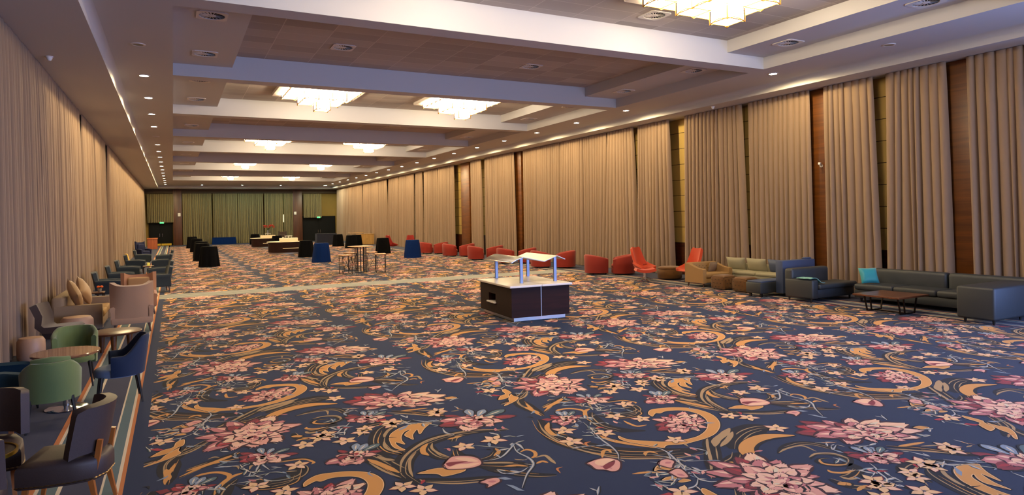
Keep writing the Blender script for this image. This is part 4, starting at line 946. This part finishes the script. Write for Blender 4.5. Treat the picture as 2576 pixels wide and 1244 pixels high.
# the near end is closed by a deep padded arm
e=MB().rbox(-1.95,-1.22,-.42,1.70,.1,.77,.05,3); e.build('end_arm',M['greyleather'],t)
for x,y in ((-1.86,1.55),(-1.32,1.55)): b=MB().at(x,y,0).lathe([(.022,0),(.032,.1),(0,.1)],10); b.build('foot',M['darkleg'],t)
c=thing('cushion','turquoise satin cushion at the far end of the long grey sofa','cushion',(16.05,10.75,.69),0); b=MB().at(0,0,0,-.5,1.15).pillow(.46,.42,.16,10); b.build('cover',M['teal'],c,ang=80)
# ------------------------------------------------------------------ low dark coffee table
t=thing('coffee_table','dark wood coffee table on black sled legs before the long grey sofa','table',(14.88,9.45,0),.0)
b=MB().rbox(-.57,.57,-.56,.56,.385,.425,.006,1); b.build('table_top',M['walnut'],t)
for y in (-.4,.4):
    b=MB(); w=.028
    b.bar((-.36,y,.385),(-.26,y,.014),w).bar((.36,y,.385),(.26,y,.014),w).bar((-.27,y,.014),(.27,y,.014),w).bar((-.14,y,.385),(-.1,y,.014),w); b.build('sled_leg',M['iron'],t,smooth=False)
b=MB().bar((0,-.4,.014),(0,.4,.014),.024); b.build('stretcher',M['iron'],t,smooth=False)
# ================================================================== LEFT SIDE SEATING
# ---- low leather chairs with separate back pads
def make_pad_chair(lab):
    t=thing('pad_chair',lab,'chair',group='dark leather pad back chairs')
    P=[(-.22,-.27),(-.27,-.1),(-.285,.1),(-.27,.27),(.27,.27),(.285,.1),(.27,-.1),(.22,-.27),(.1,-.33),(-.1,-.33)]
    b=MB(); n=len(P)
    L=[(.96,.30),(1.0,.315),(1.0,.44),(.985,.465),(.93,.485),(.6,.497)]
    vs=[];fs=[]
    for s_,z in L: vs+= [(x*s_,y*s_,z) for x,y in P]
    for r in range(len(L)-1):
        for i in range(n): a=r*n+i;c=r*n+(i+1)%n; fs.append((a,c,c+n,a+n))
    fs+= [tuple(range(n))[::-1],tuple((len(L)-1)*n+i for i in range(n))]
    b.add(vs,fs); o=b.build('seat',M['leather'],t,ang=50)
    b=MB()
    per=[]
    for i in range(n):
        A,B=Vector(P[i]),Vector(P[(i+1)%n]); k=max(1,int((B-A).length/.012))
        per+= [A+(B-A)*q/k for q in range(k)]
    K=len(per); vs=[];fs=[]
    for i,p in enumerate(per):                     # one beaded strip of brass nails
        d=p.normalized(); r=.003+.0045*abs(math.sin(i*PI/3))
        vs+= [(p.x+d.x*r,p.y+d.y*r,.322),(p.x,p.y,.322+r),(p.x-d.x*r,p.y-d.y*r,.322),(p.x,p.y,.322-r)]
    for i in range(K):
        for k in range(4): fs.append((i*4+k,i*4+(k+1)%4,((i+1)%K)*4+(k+1)%4,((i+1)%K)*4+k))
    b.add(vs,fs); b.build('nail_trim',M['nail'],o,smooth=False)
    secs=[]
    for i in range(8):
        z=.53+.38*i/7.; y0=-.26-.075*i/7.
        secs.append([(u*.285*(1-.10*abs(i-3.5)/3.5*0),y0+.17*abs(u)**2.2,z-(.02 if abs(u)>.95 and i in(0,7) else 0)) for u in [-1+j/6. for j in range(13)]])
    b=MB().loft(secs,.085); o=b.build('back_pad',M['leather'],t,ang=70)
    for s in (-1,1): b=MB().bar((.17*s,-.255,.30),(.17*s,-.305,.62),.038); b.build('back_post',M['legwood'],t,smooth=False)
    for x in (-.2,.2):
        b=MB().tube([(x*1.12,-.30,0),(x,-.24,.32)],.018,4,.03); b.build('leg',M['legwood'],t)
        b=MB().tube([(x*1.12,.27,0),(x*1.05,.21,.32)],.018,4,.03); b.build('leg',M['legwood'],t)
    return t
A0=make_pad_chair('dark leather pad back chair seen side on, nearest to the carpet border'); A0.location=(-.83,6.62,0); A0.rotation_euler=(0,0,face(-.97,.2))
dup(A0,(-1.50,7.22,0),face(.12,-1),'dark leather pad back chair facing the camera, at the left edge')
dup(A0,(-1.42,5.98,0),face(-.05,1),'dark leather pad back chair in the bottom left corner, back to camera')
t=thing('side_table','small round dark table with a brass rim, among the leather chairs','table',(-1.43,6.55,0)); b=MB().lathe([(.0,.585),(.27,.585),(.27,.6),(0,.6)],36); b.build('table_top',M['darkwood'],t); b=MB().lathe([(.27,.58),(.285,.58),(.285,.608),(.27,.608),(.27,.58)],36); b.build('rim',M['brass'],t)
b=MB().lathe([(.18,0),(.18,.015),(.03,.03),(.025,.585),(0,.585)],24); b.build('pedestal',M['iron'],t)
# ---- upholstered dining chairs
def make_dining(name,lab,m,mseat,legm,grp,top,pleat=0,rx=.29,ry=.29,th=.06,z0=.36):
    t=thing(name,lab,'chair',group=grp)
    b=MB().shell(rx,ry,-1.95,1.95,z0,top,th,36,.12,None,pleat,.10); b.build('back_shell',m,t,ang=60)
    b=MB().lathe([(.0,.37),(rx*.93,.37),(rx*.95,.40),(rx*.93,.455),(rx*.8,.475),(0,.48)],36,1,1.04); b.build('seat',mseat,t,ang=60)
    legs4(t,(-.2,.2),(-.2,.21),.38,.024,.012,legm,.05); return t
topg=lambda a: .81-.135*min(1,(max(0,abs(a)-.75)/.75))
G0=make_dining('dining_chair','green velvet chair with its back to camera, at the glossy round table',M['greenfab'],M['greenfab'],M['darkleg'],'green velvet chairs',topg,0,.30,.29,.075,.34)
G0.location=(-1.33,9.5,0); G0.rotation_euler=(0,0,face(-.15,1))
b=MB().shell(.275,.262,-.78,.78,.62,lambda a:.87-.03*abs(a),.05,20,.1); b.build('head_roll',M['greenfab'],G0,ang=60)
G1=make_dining('dining_chair','green velvet chair with channelled back facing camera, behind the glossy round table',M['greenfab'],M['greenfab'],M['darkleg'],'green velvet chairs',lambda a: .86-.12*min(1,max(0,abs(a)-.9)),16,.31,.3,.08,.34)
G1.location=(-1.34,11.75,0); G1.rotation_euler=(0,0,face(.05,-1)); G1.scale=(.92,.92,1)
N0=make_dining('dining_chair','navy velvet chair with pale blue seat, standing across the carpet stripes',M['navyvelvet'],M['seatblue'],M['darkleg'],'navy dining chair',lambda a:.89-.24*(lambda v:v*v*(3-2*v))(min(1,max(0,abs(a)-.55)/.95)),9,.3,.3,.06,.38)
N0.location=(-.68,10.35,0); N0.rotation_euler=(0,0,face(-1,-.12))
# ---- round pedestal table
t=thing('round_table','glossy round wooden table between the two green velvet chairs','table',(-1.28,10.32,0))
b=MB().lathe([(.0,.70),(.35,.70),(.385,.715),(.39,.735),(.385,.745),(0,.745)],56); b.build('table_top',M['tablewood'],t)
b=MB().lathe([(.24,0),(.245,.012),(.22,.022),(.05,.035),(.04,.04),(.0,.04)],40); b.build('steel_base',M['chrome'],t)
b=MB().lathe([(.04,.03),(.04,.36),(.0,.36)],20); b.build('steel_column',M['chrome'],t); b=MB().lathe([(.055,.34),(.06,.36),(.06,.68),(.12,.70),(0,.70)],20); b.build('wood_column',M['redwood'],t)
# ---- generic armchair
def make_armchair(name,lab,m,grp,legm,back=.92,wing=0.,w=.78,d=.8,arm=.62,inner=None):
    t=thing(name,lab,'armchair',group=grp); hw=w/2; hd=d/2; inner=inner or m
    b=MB().rbox(-hw+.02,hw-.02,-hd+.04,hd-.02,.2,.34,.03,2); b.build('seat_frame',m,t)
    b=MB().rbox(-hw+.13,hw-.13,-hd+.16,hd+.01,.33,.47,.05,3); b.build('seat_cushion',inner,t)
    secs=[]
    for i in range(9):
        u=i/8.; z=.24+(back-.24)*u; y=-hd+.12-.13*u; ww=(hw-.03)*(1-.03*u)
        secs.append([(q*ww,y+(.05+wing*u)*abs(q)**3,z+(.075*abs(q)**4*(1 if wing else -.3) if i==8 else 0)) for q in [-1+j/6. for j in range(13)]])
    b=MB().loft(secs,.11); b.build('backrest',m,t,ang=70)
    if wing:
        b=MB().at(0,-hd+.165,.69,0,-.13).rbox(-hw+.16,hw-.16,-.05,.05,-.23,.27,.045,3); b.build('back_cushion',inner,t)
    for s in (-1,1):
        P=[]
        b=MB(); secs=[]
        for i in range(7):
            y=-hd+.06+(d-.04)*i/6.; zt=arm-(.0 if i<5 else .02*(i-4))
            r=.05; cx=(hw-.045)*s
            secs.append([(cx-.045*s,y,.24),(cx-.05*s,y,zt-.07),(cx-.06*s,y,zt-.02),(cx-.02*s,y,zt+.015),(cx+.04*s,y,zt),(cx+.055*s,y,zt-.05),(cx+.035*s,y,zt-.1),(cx+.03*s,y,.24)])
        n=8; vs=[p for r in secs for p in r]; fs=[]
        for i in range(6):
            for k in range(n): a=i*n+k;c=i*n+(k+1)%n; fs.append((a,c,c+n,a+n))
        fs+= [tuple(range(n)),tuple(6*n+k for k in range(n))[::-1]]
        b.add(vs,fs); b.build('arm',m,t,ang=50)
    legs4(t,(-hw+.1,hw-.1),(-hd+.12,hd-.1),.22,.026,.014,legm,.03); return t
# blush wingbacks
Wg=make_armchair('wing_chair','blush velvet wing chair with its back to camera, beside the taupe sofa',M['blush'],'blush wing chairs',M['brownleg'],1.05,.2,.84,.84,.58); Wg.location=(-.85,17.0,0); Wg.rotation_euler=(0,0,face(-.05,1))
W2=make_armchair('wing_chair','tan wing chair with mustard lining facing camera, behind the blush wing chair',mat('tan velvet',(176,124,84),.75,bump=.06,scale=120,sheen=.3),'blush wing chairs',M['brownleg'],1.02,.16,.84,.84,.58,inner=M['mustard']); W2.location=(-.84,20.15,0); W2.rotation_euler=(0,0,face(.05,-1))
# dark teal armchair at the left edge
Tl=make_armchair('low_armchair','dark teal low armchair cut by the left edge, beside the round table',M['tealfab'],'teal armchair',M['darkleg'],.72,0,.78,.8,.62); Tl.location=(-1.98,10.25,0); Tl.rotation_euler=(0,0,face(1,-.1))
# row of dark navy armchairs along the left wall
nv=None
def navy(x,y,f,lab):
    global nv
    if nv is None: nv=make_armchair('lounge_armchair',lab,M['navychair'],'dark navy armchairs',M['brownleg'],.9,0.,.84,.86,.63); nv.location=(x,y,0); nv.rotation_euler=(0,0,face(*f))
    else: dup(nv,(x,y,0),face(*f),lab)
for x,y,f,lab in [(-1.85,24.6,(1,.05),'nearest dark navy armchair of the left row, backed to the curtain'),(-1.75,28.0,(1,.05),'second dark navy armchair of the left row, backed to the curtain'),(-1.72,31.9,(1,0),'third dark navy armchair of the left row, backed to the curtain'),(-1.7,37.2,(1,0),'fourth dark navy armchair of the left row, with a yellow cloth on it'),(-1.6,43.6,(1,0),'fifth dark navy armchair of the left row, before the tall navy chair'),
 (-.52,26.1,(-1,-.15),'nearest dark navy armchair of the aisle row, showing one brown leg'),(-.48,30.0,(-1,-.1),'second dark navy armchair of the aisle row, behind the nearest one'),(-.5,36.6,(-1,0),'third dark navy armchair of the aisle row, beside the candle table'),(-.45,42.0,(-1,0),'farthest dark navy armchair of the aisle row')]: navy(x,y,f,lab)
Nt=make_armchair('tall_armchair','tall backed navy armchair by the left curtain, before the orange wood lectern',mat('deep navy cloth',(22,30,70),.8,bump=.06,scale=120),'tall navy armchair',M['brownleg'],1.08,.05,.8,.8,.6); Nt.location=(-1.95,54.,0); Nt.rotation_euler=(0,0,face(.6,-.8))
c=thing('folded_cloth','yellow folded cloth lying on the fourth navy armchair','blanket',(-1.72,37.2,.0))
secs=[]
for i in range(7):
    u=i/6.; P=[(-.42,.60),(-.36,.93),(-.30,.90),(-.24,.62),(-.1,.52),(.12,.50),(.34,.49)]
    secs.append([(P[i][0],-.26+.52*j/5.,P[i][1]+.02) for j in range(6)])
b=MB().loft(secs,.03); b.build('cloth',mat('yellow cloth',(206,166,78),.8,bump=.05,scale=90),c,ang=80)
# ---- taupe sofa with two cushions
t=thing('taupe_sofa','taupe two seat sofa with tan cushions against the left curtain','sofa',(-1.92,18.3,0),face(1,0))
b=MB().rbox(-.96,.96,-.44,.45,.065,.3,.03,2); b.build('base',M['taupe'],t)
for s in (0,1): b=MB().rbox(-.82+.82*s,-.82+.82*(s+1)-.012,-.24,.5,.3,.46,.05,3); b.build('seat_cushion',M['tanfab'],t)
b=MB().rbox(-.97,.97,-.49,-.24,.08,.82,.08,4); b.build('backrest',M['taupe'],t)
for s in (-1,1): b=MB().rbox(min(.83*s,.98*s),max(.83*s,.98*s),-.44,.48,.06,.62,.025,2); b.build('arm',M['taupe'],t)
for x in (-.85,.85):
    for y in (-.35,.38): b=MB().box(x-.03,x+.03,y-.03,y+.03,0,.06); b.build('foot',M['darkleg'],t,smooth=False)
for x,y,a,lab in ((-2.0,17.72,.25,'tan cushion standing on its corner at the near end of the taupe sofa'),(-1.9,18.45,-.1,'tan cushion standing on its corner in the middle of the taupe sofa')):
    c=thing('cushion',lab,'cushion',(x,y,.84),a,'tan sofa cushions'); b=MB(); b.M=Matrix.Rotation(.45,4,'Y')@Matrix.Rotation(0,4,'Z')@Matrix.Rotation(PI/2,4,'Y')@Matrix.Rotation(PI/4,4,'Z'); b.M=Matrix.Rotation(-.35,4,'Y')@Matrix.Rotation(PI/2,4,'Y')@Matrix.Rotation(PI/4,4,'Z'); b.pillow(.54,.54,.2,10); b.build('cover',M['cushtan'],c,ang=80)
# ---- brown slipper chair, poufs, low round table
t=thing('slipper_chair','dark brown velvet slipper chair by the left curtain, behind the green chair','chair',(-1.98,15.2,0),face(1,-.25))
secs=[]
for y,z,w in [(.32,.41,.25),(.28,.44,.26),(.05,.43,.27),(-.16,.42,.27),(-.25,.50,.27),(-.29,.68,.26),(-.36,.86,.27),(-.38,.90,.27)]:
    secs.append([(u*w,y+.05*abs(u)**3*(1 if z>.5 else 0),z+.0) for u in [-1+j/5. for j in range(11)]])
b=MB().loft(secs,.12); b.build('seat_shell',M['brownslip'],t,ang=70); b=MB().rbox(-.22,.22,-.2,.26,.24,.40,.03,2); b.build('seat_base',M['brownslip'],t)
legs4(t,(-.18,.18),(-.17,.22),.25,.024,.014,M['darkleg'],.03)
pf=thing('pouf','pale beige round pouf against the left curtain, left of the slipper chair','pouf',(-2.3,14.4,0),0,'beige poufs'); b=MB().lathe([(.0,.0),(.22,.0),(.25,.05),(.255,.2),(.25,.36),(.21,.42),(0,.435)],40); b.build('drum',M['pouf'],pf)
dup(pf,(-1.86,16.72,0),0,'pale beige round pouf just in front of the taupe sofa arm',None,(1.2,1.2,1.05)); pf.scale=(.85,.85,.95)
t=thing('low_table','low round reddish wood table with chunky legs, before the blush wing chair','table',(-1.0,14.28,0))
b=MB().lathe([(.0,.365),(.40,.365),(.44,.38),(.445,.40),(.43,.41),(0,.41)],52); b.build('table_top',M['redtable'],t)
for a in (.5,2.6,4.7): b=MB().at(.26*math.cos(a),.26*math.sin(a),0).lathe([(.035,0),(.055,.365),(0,.365)],12); b.build('leg',M['redwood'],t)
# ---- little side tables with candle and flower
def make_side(lab):
    t=thing('end_table',lab,'table',group='small dark end tables'); b=MB().rbox(-.22,.22,-.22,.22,.47,.5,.008,1); b.build('table_top',M['walnut'],t)
    for x in (-.19,.19):
        for y in (-.19,.19): b=MB().bar((x,y,0),(x,y,.47),.024); b.build('leg',M['iron'],t,smooth=False)
    return t
e0=make_side('small dark end table with a yellow candle, between the navy armchairs'); e0.location=(-1.02,33.9,0)
dup(e0,(-1.98,21.85,0),0,'small dark end table with orange flowers, behind the taupe sofa')
c=thing('candle_holder','yellow candle glass on the end table among navy armchairs','candle',(-1.02,33.9,.5)); b=MB().lathe([(.0,0),(.055,0),(.06,.01),(.065,.14),(.06,.14),(.05,.02),(0,.02)],20); b.build('glass',M['candle'],c); b=MB().lathe([(0,.02),(.045,.02),(.045,.09),(0,.09)],16); b.build('wax',M['cream'],c)
c=thing('flower_pot','small pot of orange flowers on the end table behind the taupe sofa','flowers',(-1.88,21.85,.5)); b=MB().lathe([(.0,0),(.04,0),(.055,.09),(.05,.09),(0,.08)],16); b.build('pot',M['steel'],c)
b=MB(); rnd=random.Random(2)
for i in range(9):
    a=rnd.random()*6.28;r=.06*rnd.random()**.5; b.at(r*math.cos(a),r*math.sin(a),.13+.03*rnd.random()).lathe([(.0,-.02),(.028,-.012),(.034,.005),(.02,.022),(0,.026)],9,1,1,lambda t,u:1+.15*math.sin(5*t))
b.at(); b.build('blossom',M['orangeflower'],c); b=MB()
for i in range(6): b.tube([(0,0,.07),(.03*math.cos(i),.03*math.sin(i),.12)],.004,5)
b.build('stem',M['green'],c)
# ---- lectern and a black armchair beyond the bars
t=thing('lectern','orange wood lectern by the left curtain near the far door','lectern',(-1.75,70.3,0)); b=MB().rbox(-.42,.42,-.25,.25,0,.98,.01,1); b.build('lectern_body',M['lectern'],t); b=MB().at(0,0,1.0,0,.18).rbox(-.45,.45,-.3,.3,-.015,.015,.006,1); b.build('reading_top',M['lectern'],t)
ch=make_armchair('high_chair','dark brown high backed armchair behind the oval bars, before the far curtain','',None,M['darkleg']) if False else None
t=make_armchair('throne_chair','dark brown high backed armchair behind the oval bars',M['brownslip'],'brown high back chair',M['darkleg'],1.25,.06,.9,.8,.62); t.location=(10.6,74.5,0); t.rotation_euler=(0,0,face(-.1,-1))
